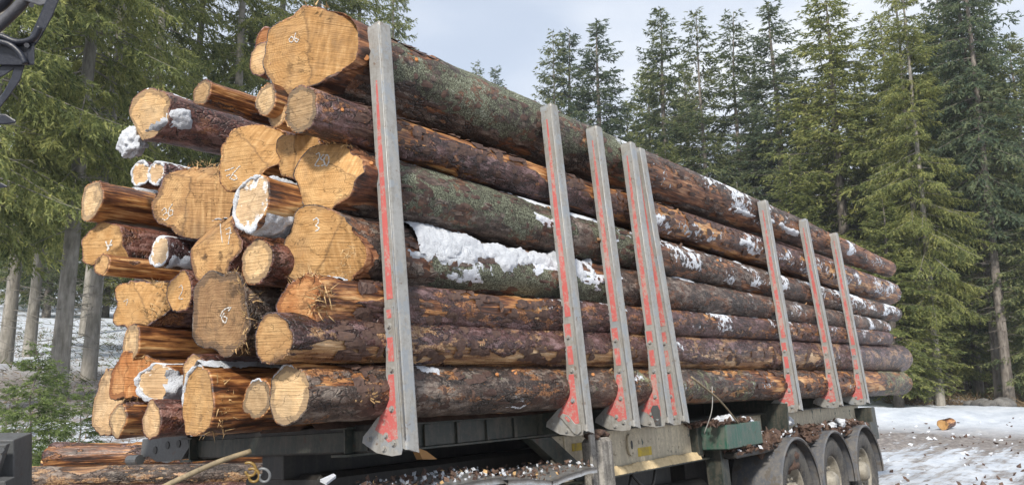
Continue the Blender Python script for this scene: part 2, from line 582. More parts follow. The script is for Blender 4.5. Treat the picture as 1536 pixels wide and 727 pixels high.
def mat_red():
    m = Mat('worn_red_paint')
    oi = m.n('ObjectInfo').outputs['Random']
    co = m.n('VectorMath', _operation='ADD', i0=m.n('TexCoord').outputs['Object'], i1=m.n('CombineXYZ', i0=m.math('MULTIPLY', oi, 37.0), i1=m.math('MULTIPLY', oi, 11.0)).outputs[0]).outputs[0]
    n1 = m.noise(co, 26, 6, .75)
    n2 = m.noise(co, 120, 3, .6)
    n3 = m.noise(co, 4, 3, .6)
    f = m.step(m.math('ADD', m.math('ADD', m.math('MULTIPLY', n1, .6), m.math('MULTIPLY', n2, .3)), m.math('MULTIPLY', n3, .35)), .60, .72)
    col = m.mix(n1, (.58, .075, .075), (.40, .07, .065))
    m.set(m.b.inputs['Base Color'], m.mix(m.math('ADD', m.math('MULTIPLY', f, .68), .16, clamp=True), col, (.38, .33, .30)))
    m.set(m.b.inputs['Roughness'], .55)
    m.set(m.b.inputs['Normal'], m.bump(n1, .002, .6))
    return m.m


M_RED = mat_red()


def flat(name, c, rough=.6):
    m = Mat(name)
    n1 = m.noise(m.n('TexCoord').outputs['Object'], 60, 4, .7)
    m.set(m.b.inputs['Base Color'], m.mix(n1, tuple(x * .75 for x in c), c))
    m.set(m.b.inputs['Roughness'], rough)
    return m.m


M_CHALK = flat('white_marking_paint', (.58, .56, .53))
M_YHOSE = flat('yellow_coil', (.24, .15, .04), .4)
M_GHOSE = flat('grey_coil', (.16, .17, .18), .4)


def mat_leaf(name, dark, mid, tip):
    m = Mat(name)
    t = m.attr('tone')
    co = m.n('TexCoord').outputs['Object']
    nz_ = m.noise(co, .55, 3, .6)
    oi = m.n('ObjectInfo').outputs['Random']
    x = m.math('ADD', m.math('ADD', m.math('MULTIPLY', t, .45), m.math('MULTIPLY', nz_, .55)), m.math('MULTIPLY', m.math('SUBTRACT', oi, .5), .16))
    col = m.ramp(x, [(.28, dark), (.5, mid), (.74, tip)])
    m.set(m.b.inputs['Base Color'], col)
    m.set(m.b.inputs['Roughness'], .6)
    m.set(m.b.inputs['Specular IOR Level'], .25)
    tr = m.n('BsdfTranslucent', Color=col)
    mix = m.n('MixShader', i0=.45, i1=m.b.outputs[0], i2=tr.outputs[0])
    m.t.links.new(mix.outputs[0], m.o.inputs['Surface'])
    return m.m


M_LEAF = mat_leaf('spruce_needles', (.050, .078, .046), (.138, .172, .080), (.29, .30, .13))
M_LEAFB = mat_leaf('spruce_needles_bluish', (.046, .072, .058), (.105, .145, .085), (.205, .235, .12))
M_LEAFY = mat_leaf('spruce_needles_sunlit', (.075, .105, .040), (.215, .245, .085), (.43, .43, .15))  # yellow of sunlit boughs is put into the needle colour


M_LEAFN = mat_leaf('young_spruce_needles', (.08, .12, .04), (.19, .25, .085), (.34, .40, .15))


def mat_trunk(name, a, b):
    m = Mat(name)
    co = m.n('TexCoord').outputs['Object']
    n1 = m.noise(m.scale(co, 7, 7, 1.6), 1, 6, .7)
    n2 = m.noise(co, 3, 3)
    col = m.ramp(m.math('ADD', m.math('MULTIPLY', n1, .7), m.math('MULTIPLY', n2, .3)), [(.38, a), (.62, b)])
    m.set(m.b.inputs['Base Color'], col)
    m.set(m.b.inputs['Roughness'], .9)
    m.set(m.b.inputs['Normal'], m.bump(n1, .04, .8))
    return m.m


M_TRUNK = mat_trunk('spruce_bark', (.085, .07, .06), (.23, .205, .18))
M_TRUNKL = mat_trunk('spruce_bark_light', (.13, .12, .10), (.31, .29, .26))

# ------------------------------------------------------------------ ground
def ground_h(x, y):
    """height of the terrain"""
    x = np.asarray(x, float)
    y = np.asarray(y, float)
    d = np.hypot(x, y)
    az = np.arctan2(y, x) - AZ                       # + = left of the view axis
    left = ss(R(6), R(22), az)
    behind = ss(R(60), R(120), np.abs(az))
    hl = np.maximum(0, d - 15.5)
    hl = .135 * hl * ss(15.5, 24, d)
    hl = np.where(d > 70, .135 * 54.5 + (d - 70) * .10, hl)
    hr = .040 * np.maximum(0, d - 27) * ss(27, 36, d)
    hr = np.where(d > 60, .040 * 33 + (d - 60) * .16 * ss(60, 90, d), hr)
    h = hl * left + hr * (1 - left)
    h = h * (1 - behind)
    p = np.stack([x * .22, y * .22, x * 0], -1)
    h = h + (fbm(p, 3, 5) - .5) * .55 * ss(17, 30, d)
    p2 = np.stack([x * 1.3, y * 1.3, x * 0], -1)
    h = h + (fbm(p2, 4, 9) - .5) * .10 * ss(5, 14, d)
    bank = np.exp(-((d - 33) / 2.2) ** 2) * ss(R(-6), R(-16), az)
    h = h + bank * .14 * (.6 + fbm(p2, 3, 31))
    rut = (fbm(np.stack([x * .25, y * 1.9, x * 0], -1), 3, 15) - .5) * .26 * ss(6, 12, d) * (1 - ss(26, 31, d))
    h = h + rut
    # the lorry stands on a cross fall
    dip = -np.clip(y - 2.93, 0, 3.4) * math.tan(TILT)
    dip = dip * (1 - ss(7, 10, y)) * (1 - ss(12.0, 14.5, x)) * ss(-6, -2, x)
    return h + dip


na, nr = 420, 300
rad = 1.0 * (900 / 1.0) ** (np.linspace(0, 1, nr) ** .92)
ang = np.linspace(0, 2 * math.pi, na, endpoint=False)
A_, R_ = np.meshgrid(ang, rad)
gx, gy = R_ * np.cos(A_), R_ * np.sin(A_)
gz = ground_h(gx, gy)
gv = np.stack([gx, gy, gz], -1).reshape(-1, 3)
ii = np.arange(nr - 1)[:, None] * na
jj = np.arange(na)[None, :]
gf = np.stack([ii + jj, ii + (jj + 1) % na, ii + na + (jj + 1) % na, ii + na + jj], -1).reshape(-1, 4)[:, ::-1]
gv = np.vstack([gv, [[0, 0, float(ground_h(0, 0))]]])
gm = Mat('snowy_ground')
gco = gm.n('TexCoord').outputs['Object']
dist = gm.n('VectorMath', _operation='LENGTH', i0=gco).outputs['Value']
sep = gm.n('SeparateXYZ', Vector=gco)
az_left = gm.step(gm.math('SUBTRACT', gm.math('MULTIPLY', sep.outputs[1], math.cos(AZ)), gm.math('MULTIPLY', sep.outputs[0], math.sin(AZ))), 0.0, 4.0)
g1 = gm.noise(gco, 1.1, 8, .68)
g2 = gm.noise(gm.scale(gco, .35, 3.2, 1), 1, 7, .68)
g3 = gm.noise(gco, 9, 5, .7)
g4 = gm.noise(gco, 2.4, 9, .72)
snowc = gm.ramp(g1, [(.3, (.42, .47, .55)), (.5, (.57, .62, .70)), (.75, (.72, .75, .80))])
dirt = gm.ramp(gm.math('ADD', gm.math('MULTIPLY', g3, .6), gm.math('MULTIPLY', g4, .4)), [(.38, (.05, .036, .028)), (.5, (.15, .11, .085)), (.60, (.38, .34, .31)), (.68, (.6, .6, .62))])
yard = gm.math('SUBTRACT', 1.0, gm.step(dist, 26.0, 32.0))
fy = gm.step(gm.math('ADD', gm.math('MULTIPLY', g2, .62), gm.math('MULTIPLY', g4, .45)), .53, .68)
yband = gm.math('MULTIPLY', gm.step(dist, 19.0, 25.0), .16)
fy = gm.step(gm.math('ADD', gm.math('ADD', gm.math('MULTIPLY', g2, .62), gm.math('MULTIPLY', g4, .45)), yband), .505, .64)
fy = gm.math('MULTIPLY', fy, yard)
ff = gm.math('MULTIPLY', gm.step(gm.math('ADD', gm.math('MULTIPLY', g4, .7), gm.math('MULTIPLY', g1, .3)), .535, .60), gm.math('ADD', gm.math('MULTIPLY', gm.step(dist, 38.0, 46.0), .95), gm.math('MULTIPLY', az_left, gm.math('MULTIPLY', gm.step(dist, 17.0, 21.0), .8)), clamp=True))
forest = gm.ramp(g3, [(.35, (.035, .028, .018)), (.55, (.09, .072, .04)), (.7, (.10, .12, .045))])
tramp = gm.step(gm.math('SUBTRACT', 12.5, dist), -1.5, 1.5)
gc = gm.mix(gm.math('MULTIPLY', fy, .85), snowc, dirt)
gc = gm.mix(ff, gc, forest)
gc = gm.mix(gm.math('MULTIPLY', tramp, .85), gc, dirt)
gm.set(gm.b.inputs['Base Color'], gc)
gm.set(gm.b.inputs['Roughness'], .55)
gm.set(gm.b.inputs['Normal'], gm.bump(gm.math('ADD', g4, gm.math('MULTIPLY', g3, .3)), .09, .9))
me_faces = gf
tri = np.stack([np.full(na, nr * na), np.arange(na), (np.arange(na) + 1) % na], -1)
gnd = mesh_np('ground', gv, gf, gm.m, origin=(0, 0, 0))
tag(gnd, 'snowy yard and forest floor with brown ruts', kind='structure')
near = MB().add([(0, 0, float(ground_h(0, 0)))] + [tuple(v) for v in gv[:na]], [(0, 1 + i, 1 + (i + 1) % na) for i in range(na)])
tag(near.build('ground', gm.m, origin=(0, 0, 0), smooth=True), 'trodden ground under the viewer', kind='structure')


# ------------------------------------------------------------------ logs
LOGS = {}


def make_log(key, label, butt, tip, r0, r1, style='purple', face='pale', seed=1, nseg=48, ds0=.014, ds1=.3, fine=.9, flare=.05, lobes=.05,
             k=0.0, notch=None, base=.1, patches=(), amp=.16, bow=0.0, group='logs stacked on the trailer', name='spruce_log', cat='log', wood_base=.0, lich=-1.2, snow=-1.3, facecol=None, far='ochre2', bark_thick=.007):
    butt = np.asarray(butt, float)
    tip = np.asarray(tip, float)
    Ln = np.linalg.norm(tip - butt)
    d = (tip - butt) / Ln
    e2 = np.cross(np.cross(d, [0, 0, 1.0]), d)
    e2 /= np.linalg.norm(e2)
    e1 = np.cross(d, e2)          # horizontal, towards the viewer's side (-Y) for logs along +X
    if e1[1] > 0 and abs(d[0]) > .5:
        e1 = -e1
    s = [0.0]
    while s[-1] < fine:
        s.append(s[-1] + ds0)
    t = s[-1]
    while t < Ln - .05:
        q = (t - fine) / max(Ln - fine, .1)
        t += ds0 + (ds1 - ds0) * min(1, q * 3 + .05) if ds1 > .1 else ds0 + (ds1 - ds0) * q
        s.append(min(t, Ln))
    if s[-1] < Ln:
        s.append(Ln)
    s = np.array(s)
    rng = np.random.default_rng(seed)
    ph = rng.uniform(0, 6.28, 8)
    am = lobes * np.array([0, 0, 1, .8, .6, .4, .3, .2]) * rng.uniform(.4, 1.2, 8)

    def base_r(S, TH):
        irr = sum(am[j] * np.cos(j * TH + ph[j]) for j in range(2, 8))
        rr = r0 + (r1 - r0) * S / Ln
        rr = rr * (1 + irr * (.25 + .75 * np.exp(-S / .7))) + flare * r0 * np.exp(-S / .22)
        P = np.stack([S * 1.1 + seed * 3.3, np.cos(TH) * .8, np.sin(TH) * .8], -1)
        Pj = np.stack([S * 9, np.cos(TH) * 3.5 + seed, np.sin(TH) * 3.5], -1)
        rr = rr + (fbm(Pj, 4, seed + 40) - .5) * (.10 + 2.2 * lobes) * r0 * np.exp(-S / .35)
        return rr + (fbm(P, 3, seed) - .5) * .13 * r0

    def centre(S):
        return butt + d * S[..., None] + e2 * (bow * np.sin(math.pi * S / Ln))[..., None] + e1 * (bow * .4 * np.sin(2.2 * math.pi * S / Ln + ph[1]))[..., None]

    def zone(y, z):
        o = y * 0.0
        for (a, c, mm) in (notch or ()):
            q = y * math.cos(a) + z * math.sin(a) - c + .03 * (fbm(np.stack([y * 18, z * 18, y * 0 + seed], -1), 3, seed + 2) - .5)
            o = np.maximum(o, ss(-.004, .010, q))
        return o

    def off(y, z):
        """how far the cut face lies behind the plane at the butt; y towards the viewer's side"""
        o = k * y + .004 * (vn(np.stack([y * 30, z * 30, y * 0], -1), seed) - .5)
        if notch:
            for (a, c, mm) in notch:
                o = o + mm * np.maximum(0, y * math.cos(a) + z * math.sin(a) - c)
        o = o + .012 * (fbm(np.stack([y * 14, z * 14, y * 0 + seed], -1), 3, seed) - .5)
        return o

    TH = np.linspace(0, 2 * math.pi, nseg, endpoint=False)
    S, T_ = np.meshgrid(s, TH, indexing='ij')
    rr = base_r(S, T_)
    cs, sn = np.cos(T_), np.sin(T_)
    P3 = np.stack([S * 2.2 + seed * 7.1, cs * rr * 8, sn * rr * 8], -1)
    bf = (fbm(P3, 4, seed + 3) - .5) * 2 * amp * 2 + base
    lf = np.full_like(bf, lich)
    sf = np.full_like(bf, snow)
    wv = fbm(np.stack([S * 3.1, cs * 2, sn * 2 + seed], -1), 3, seed + 8) - .5
    for (kind, s0, s1, a0, a1, val) in patches:
        if kind[0] == 'p':
            continue
        f = ss(s0 - .06, s0 + .06, S + wv * .45) * (1 - ss(s1 - .06, s1 + .06, S + wv * .45))
        ac, ah = R((a0 + a1) / 2), R((a1 - a0) / 2)
        da = np.abs((T_ - ac + math.pi) % (2 * math.pi) - math.pi) - ah + wv * 1.8
        f = f * (1 - ss(-.12, .12, da))
        if kind == 'bark':
            bf = bf + f * val
        elif kind == 'lich':
            lf = lf + f * val
        else:
            sf = sf + f * val
    hgt = .010 * ss(-.02, .03, bf)
    hgt = hgt + .016 * (fbm(np.stack([S * 5.5 + seed, cs * 1.6, sn * 1.6], -1), 4, seed + 60) - .5)
    Pf = np.stack([S * 24, cs * rr * 42, sn * rr * 42], -1)
    hgt = hgt + ss(0, .05, bf) * .0055 * (fbm(Pf, 3, seed + 5) - .4)
    Pg = np.stack([S * 3, cs * rr * 90, sn * rr * 90], -1)
    hgt = hgt + (1 - ss(0, .05, bf)) * .004 * (vn(Pg, seed + 6) - .5)
    hgt = hgt + ss(-.1, .4, lf) * .006 * (fbm(Pf * 1.6, 2, seed + 11) - .3)
    hgt = hgt + ss(-.1, .4, sf) * .006 * (fbm(Pf * .7, 3, seed + 12))
    rd = rr + hgt
    fade = np.exp(-S / .10) * (S < .5)
    sx = S + off(rd * cs, rd * sn) * fade
    cen = centre(S)
    V = cen + d * (sx - S)[..., None] + e1 * (rd * cs)[..., None] + e2 * (rd * sn)[..., None]
    # inner bark lip
    bt = bark_thick
    lipr = rd[0] - bt
    lip = cen[0] + d * (off(lipr * cs[0], lipr * sn[0]) + .001)[:, None] + e1 * (lipr * cs[0])[:, None] + e2 * (lipr * sn[0])[:, None]
    tl = rd[-1] - bt
    lip2 = cen[-1] + e1 * (tl * cs[-1])[:, None] + e2 * (tl * sn[-1])[:, None]
    allv = np.vstack([lip[None], V, lip2[None]]).reshape(-1, 3)
    nrw = len(s) + 2
    ii = np.arange(nrw - 1)[:, None] * nseg
    jj = np.arange(nseg)[None, :]
    F = np.stack([ii + jj, ii + (jj + 1) % nseg, ii + nseg + (jj + 1) % nseg, ii + nseg + jj], -1).reshape(-1, 4)
    if np.dot(np.cross(e1, e2), d) < 0:
        F = F[:, ::-1]
    lcv = np.stack([S + seed * 2.7, rr * cs, rr * sn], -1)
    lca = np.vstack([lcv[:1], lcv, lcv[-1:]]).reshape(-1, 3)
    exp = lambda a: np.vstack([a[:1], a, a[-1:]]).ravel()
    mat = M_BARK[style]
    o = mesh_np(name, allv, F, mat, None, butt, attrs={'lc': lca, 'bark': exp(bf), 'lich': exp(lf), 'snow': exp(sf)})
    tag(o, label, cat, group)
    # cut faces
    nrg = 26
    fr = np.linspace(1, 0, nrg)[:-1]
    ring = []
    rads = []
    zs = []
    for q in fr:
        y, z = lipr * cs[0] * q, lipr * sn[0] * q
        ring.append(cen[0] + d * off(y, z)[:, None] + e1 * y[:, None] + e2 * z[:, None])
        rads.append(np.full(nseg, q))
        zs.append(zone(y, z))
    vv_ = np.vstack(ring)
    c0 = cen[0][0] + d * float(off(np.array([0.0]), np.array([0.0]))[0])
    vv_ = np.vstack([vv_, c0[None]])
    rads = np.append(np.concatenate(rads), 0)
    zs = np.append(np.concatenate(zs), float(zone(np.array(0.0), np.array(0.0))))
    n_ = len(fr)
    fs = []
    for a in range(n_ - 1):
        for j in range(nseg):
            fs.append((a * nseg + j, (a + 1) * nseg + j, (a + 1) * nseg + (j + 1) % nseg, a * nseg + (j + 1) % nseg))
    for j in range(nseg):
        fs.append(((n_ - 1) * nseg + j, n_ * nseg, (n_ - 1) * nseg + (j + 1) % nseg))
    rel = vv_ - butt
    lc2 = np.stack([rel @ d + seed, rel @ e1 * 1.0 + seed * .31, rel @ e2], -1)
    fo = mesh_np('cut_face', vv_, fs, M_FACE[face], o, butt, attrs={'lc': lc2, 'rad': rads, 'zone': zs})
    bmesh_fix(fo)
    if far:
        c1 = cen[-1][0]
        v2 = np.vstack([lip2, (cen[-1] * .5 + lip2 * .5), c1[None]])
        fs2 = [(j, (j + 1) % nseg, nseg + (j + 1) % nseg, nseg + j) for j in range(nseg)] + [(nseg + j, nseg + (j + 1) % nseg, 2 * nseg) for j in range(nseg)]
        rel = v2 - tip
        f2 = mesh_np('cut_face', v2, fs2, M_FACE[far], o, tip, attrs={'lc': np.stack([rel @ d, rel @ e1, rel @ e2], -1) + seed, 'rad': np.concatenate([np.ones(nseg), np.full(nseg, .5), [0]])})
        bmesh_fix(f2)
    bvh = BVHTree.FromPolygons([tuple(x) for x in vv_], [tuple(f_) for f_ in fs])

    def surf(S_, T2, ex):
        S_ = np.asarray(S_, float)
        T2 = np.asarray(T2, float)
        r_ = base_r(S_, T2) + ex
        return centre(S_) + e1 * (r_ * np.cos(T2))[..., None] + e2 * (r_ * np.sin(T2))[..., None]

    LOGS[key] = dict(o=o, face=fo, bvh=bvh, surf=surf, butt=butt, L=Ln, d=d, e1=e1, e2=e2, r0=r0)
    return o


def sx(key_v, x0, px, py=400):
    """distance along a log lying in the plane v, that starts at x0, of the picture column px"""
    return float(on_v(px, py, key_v)[0] - x0)


# seven logs of the near side, from the bottom up; (butt px, r0, tip px, r1)
NEAR = {
    'A': ((433, 591), .125, (1350, 574), .185), 'B': ((409, 508), .113, (1346, 537), .225), 'C': ((450, 452), .105, (1328, 508), .100),
    'D': ((478, 372), .175, (1326, 491), .100), 'E': ((488, 262), .170, (1340, 471), .120), 'F': ((450, 164), .112, (1334, 440), .190),
    'G': ((452, 70), .222, (1332, 403), .140)}


def near_log(key, label, **kw):
    (a, r0, b, r1) = NEAR[key]
    p = on_v(*a, .1 + r0)
    q = on_v(*b, .1 + r1)
    pp = []
    for (kind, px0, px1, a0, a1, val) in kw.pop('patches', ()):
        pp.append((kind, sx(.1, p[0], px0), sx(.1, p[0], px1), a0, a1, val))
    pp += [('snow', sx(.1, p[0], 960), 14, -40, 150, 1.12 if key in 'AB' else 1.32), ('snow', 1.5, sx(.1, p[0], 960), 20, 140, 1.22), ('bark', sx(.1, p[0], 900), 14, -80, 120, -.17), ('bark', .6, 14, -80, 120, -.05)]
    return make_log(key, label, p, q, r0, r1, nseg=80, ds0=.013, ds1=.055, fine=2.2, patches=pp, **kw)


near_log('A', 'lowest near-side log with green lichen dots, lying on the trailer bolsters', style='green', face='pale_ring', seed=11, k=.12, base=.30, amp=.24, bow=.01,
         patches=[('bark', 440, 560, 10, 80, -.42), ('lich', 640, 800, -10, 60, 1.05), ('lich', 820, 960, -30, 70, 1.25), ('lich', 1000, 1110, -70, 90, 1.45), ('bark', 1110, 1290, -70, 70, -.25),
                  ('lich', 560, 640, -40, 60, .7), ('lich', 1300, 1360, -70, 120, 1.7), ('snow', 740, 780, -45, -15, 1.6), ('bark', 430, 1300, -70, -30, .2)])
near_log('B', 'purple-brown near-side log, second from the bottom, its butt face half black', style='purple', face='ochre2', seed=23, k=.12, base=.22, amp=.16, bow=-.008,
         patches=[('bark', 400, 1000, -80, -14, -.42), ('bark', 400, 1250, 15, 75, .3), ('snow', 640, 760, 70, 110, .9), ('bark', 1000, 1360, -80, -30, -.10), ('bark', 1240, 1360, -80, 120, .4), ('lich', 1240, 1320, 20, 80, .6)])
near_log('C', 'thin dark near-side log with a shredded orange butt, third from the bottom', style='orange', face='orange', seed=31, bow=.02, k=.35, base=.12, amp=.2, lobes=.16, flare=.15,
         patches=[('bark', 390, 560, -60, 100, -.6), ('lich', 630, 700, -40, 60, 1.0), ('bark', 700, 800, 0, 80, -.4), ('bark', 820, 1340, -80, 100, .25), ('snow', 1050, 1340, 60, 120, .1)])
near_log('D', 'flared near-side log with a crust of white snow along its top, below the mossy one', style='mossy', face='ochre', seed=47, bow=.02, k=.42, notch=[(R(-25), .05, .75)], base=.34, amp=.16, lobes=.07, flare=.14,
         patches=[('bark', 440, 560, -60, 30, -.62), ('bark', 600, 640, -10, 45, -.75), ('lich', 640, 930, -80, 10, 1.6), ('lich', 560, 1000, -80, 100, .5), ('snow', 600, 930, -25, 20, 1.25), ('bark', 1010, 1340, -80, 100, .2),
                   ('bark', 895, 925, -60, 60, -1.1), ('lich', 1070, 1130, -30, 60, 1.0)])
near_log('E', 'mossy grey log with a rust-orange flared butt, under the peeled streaky log', style='mossy', face='ochre', seed=53, bow=-.018, k=.36, notch=[(R(60), .06, .6)], base=.3, amp=.16, lobes=.08, flare=.12,
         patches=[('bark', 440, 600, -60, 60, -.55), ('lich', 600, 960, 0, 100, 1.85), ('lich', 600, 960, -60, 10, 1.6), ('bark', 600, 690, -50, -5, .2), ('snow', 640, 960, 60, 120, .85), ('snow', 780, 960, -50, 0, .95),
                  ('snow', 1000, 1345, 45, 120, .10), ('lich', 990, 1080, 0, 90, .9), ('bark', 960, 1010, -40, 50, -.6)])
near_log('F', 'streaky log of peeled orange wood and dark bark, directly under the thickest log', style='orange', face='dark', seed=67, k=.15, base=.08, amp=.24, bow=.012,
         patches=[('bark', 470, 560, -60, 60, .5), ('bark', 590, 960, 20, 100, -.42), ('bark', 700, 1000, -80, 0, .2), ('bark', 780, 960, 20, 60, -.15), ('bark', 960, 1040, 0, 100, -.4), ('bark', 1040, 1340, 20, 100, .3), ('snow', 990, 1345, -50, 20, .12),
                  ('lich', 1240, 1335, -70, 90, 1.1)])
near_log('G', 'thickest log on top of the load, its flared butt cut in two planes', style='mossy', face='ochre', seed=71, k=.30, notch=[(R(8), .035, 1.3)], base=.25, amp=.18, lobes=.07, flare=.10, bow=.02,
         patches=[('bark', 440, 560, -90, 110, -.75), ('bark', 560, 660, 30, 110, -.85), ('lich', 590, 980, -45, 72, 1.85), ('lich', 720, 1010, 40, 110, 1.6), ('bark', 960, 1330, -80, 5, -.22), ('bark', 900, 1330, 20, 100, .25), ('snow', 1120, 1330, -40, 10, .1),
                  ('bark', 1240, 1345, -60, 90, -.45), ('bark', 760, 790, 30, 60, -1.2), ('snow', 480, 560, 10, 50, .95)])

# logs deeper in the load: key: (px, py, half height px, x of the butt, aspect wanted, label, style, face, base, extra)
INN = [
    ('H', 398, 63, 21, 2.37, .67, 'small snow-dusted log beside the top left of the thickest log', 'rust', 'orange', .2, {}),
    ('I', 392, 88, 24, 2.30, .66, 'rounded pale-faced log just below the smallest top log', 'rust', 'pale', .2, {}),
    ('J', 222, 171, 38, 2.25, .84, 'thick red-barked log at the top left with a snow lump below its face', 'rust', 'pale_ring', .35, dict(flare=.12, snowp=1, notch=[(R(215), .11, .9)])),
    ('K', 303, 139, 20, 2.25, .65, 'slim peeled log with a spot of snow on its grey face, top row', 'orange', 'dark', -.1, {}),
    ('L', 399, 149, 25, 2.26, .58, 'short-looking log with a pale centre left of the round grey-rimmed butt', 'orange', 'pale_ring', -.15, {}),
    ('N', 417, 172, 20, 2.32, .7, 'pale butt almost hidden under two round butts near the top', 'orange', 'pale', -.1, {}),
    ('O', 370, 234, 51, 2.37, .84, 'wide ochre butt with a chalked 26, upper middle of the pile', 'orange', 'ochre', .0, dict(lobes=.09, notch=[(R(45), .05, 1.0)])),
    ('P', 440, 232, 38, 2.46, .66, 'narrow ochre butt squeezed beside the one marked 26', 'orange', 'ochre', -.1, dict(lobes=.1, notch=[(R(-5), .0, .9)])),
    ('Q1', 211, 260, 18, 2.28, .7, 'small snow-rimmed butt, left one of the snowy pair under the red log', 'purple', 'snowy', .2, dict(snow=-.2)),
    ('Q2', 235, 260, 16, 2.30, .7, 'small snow-rimmed butt, right one of the snowy pair under the red log', 'purple', 'snowy', .2, dict(snow=-.2)),
    ('R', 137, 301, 31, 2.10, .50, 'peeled orange-brown log sticking out farthest to the left', 'orange', 'pale_ring', -.25, {}),
    ('S', 285, 298, 53, 2.30, 1.0, 'broad two-plane butt with a chalked 36, left middle of the pile', 'orange', 'ochre2', .05, dict(lobes=.10, notch=[(R(-5), -.02, .55), (R(78), .13, 1.2)])),
    ('T', 377, 304, 44, 2.22, .58, 'peeled log whose pale butt is rimmed with snow', 'orange', 'snowy', -.3, {}),
    ('V', 155, 367, 34, 2.19, .85, 'ochre flared butt with a white smudge at the left edge', 'rust', 'ochre', .2, dict(lobes=.08, notch=[(R(-60), .07, .8)])),
    ('W', 153, 397, 17, 2.08, .65, 'small peeled log below the butt with the white smudge', 'orange', 'ochre2', -.25, {}),
    ('X', 240, 378, 22, 2.22, .6, 'small dark-barked log with snow clinging below its face', 'purple', 'snowy', .5, dict(snow=-.35)),
    ('Y', 320, 370, 48, 2.26, .84, 'brown-stained butt with a chalked 17 in the middle of the pile', 'rust', 'ochre2', .2, dict(lobes=.09, notch=[(R(120), .07, .9)])),
    ('Z', 384, 393, 35, 2.24, .62, 'round pale butt with rusty bark left of the log carrying snow', 'rust', 'pale_ring', -.05, {}),
    ('AA', 205, 455, 40, 2.23, .82, 'ragged ochre butt above the peeled log at lower left', 'orange', 'ochre', .1, dict(lobes=.14, notch=[(R(30), .03, .8)])),
    ('AB', 270, 437, 30, 2.22, .56, 'narrow oval butt with a faint white number beside the blackened stump-like butt', 'rust', 'ochre', .2, {}),
    ('AC', 330, 470, 63, 2.20, .66, 'thick blackened butt with a chalked 6 and shaggy dark bark', 'mossy', 'brown', .4, dict(lobes=.09, flare=.12)),
    ('AD', 196, 514, 29, 2.20, .45, 'peeled amber log pushed out at lower left', 'orange', 'pale_ring', -.28, {}),
    ('AG', 163, 602, 50, 2.26, .46, 'large flared pale butt at the bottom left corner of the load', 'orange', 'pale', .0, dict(lobes=.08)),
    ('AH', 187, 565, 37, 2.17, .56, 'split orange butt leaning on the corner butt', 'orange', 'orange', -.1, dict(lobes=.12, notch=[(R(0), .0, 1.0)])),
    ('AI', 236, 574, 30, 2.25, 1.0, 'snow-plastered butt between orange and pale butts near the bottom', 'orange', 'snowy', -.1, dict(snow=-.1)),
    ('AJ', 290, 562, 28, 2.29, .56, 'pale butt peeping out above the big snow-edged butt', 'rust', 'pale', .1, {}),
    ('AK', 177, 630, 25, 2.10, .52, 'small brown-rimmed log on the bottom row, left of the red-barked one', 'orange', 'pale_ring', .0, {}),
    ('AL', 227, 629, 25, 2.14, .50, 'small log with smooth red bark on the bottom row', 'rust', 'pale', .6, {}),
    ('AM', 296, 602, 54, 2.15, .44, 'big peeled log with snow on its top edge, bottom row', 'orange', 'ochre', -.3, dict(lobes=.07)),
    ('AN', 386, 598, 31, 2.22, .68, 'star-cracked rough butt between two butts on the bottom row', 'orange', 'dark', -.1, {}),
]


def shear_for(p, b, asp):
    """slope of the cut that gives the butt the wanted width/height in the view"""
    sxy = np.array([np.dot(RT, q) for q in (UU, VV)])
    dd = depth(p)
    ddir = (p - EYE) @ FW

    def pxx(q):
        rel = q - EYE
        return (rel @ RT) / (rel @ FW)
    e = .01
    gy = (pxx(p - VV * e) - pxx(p + VV * e)) / 2 / e * dd      # px per metre towards viewer (-V)
    gx_ = (pxx(p + UU * e) - pxx(p - UU * e)) / 2 / e * dd
    return (asp - gy) / gx_


rs = np.random.default_rng(5)
for n_, (key, px, py, b, X, asp, label, style, face, base, ex) in enumerate(INN):
    p = on_x(px, py, X)
    r = b * depth(p) / FOC
    v0, w0 = vw(p)
    fl = ex.get('flare', .06)
    r0 = r / (1 + fl)
    kk = float(np.clip(shear_for(p, b, asp), -.35, .85))
    v1 = np.clip(v0 + rs.uniform(-.04, .06), .38, 2.3)
    w1 = max(.30, min(w0 + rs.uniform(-.03, .03), 2.3)) if w0 > .3 else w0
    tipp = LF(X + 11.6 + rs.uniform(-.2, .35), v1, w1 * .97 + .02)
    make_log(key, label, p, tipp, r0, r0 * .72, style, face, seed=100 + n_ * 7, nseg=56, ds0=.012, ds1=.35, fine=1.2, flare=fl, lobes=ex.get('lobes', .05), k=kk,
             notch=ex.get('notch'), base=base - .04, amp=.2, snow=ex.get('snow', -1.3), lich=-1.4,
             patches=[('snow', 0.0, .7, 40, 120, 1.35)] if ex.get('snowp') else ([('snow', -.1, .6, 65, 115, 1.0)] if n_ % 3 == 0 else ()))


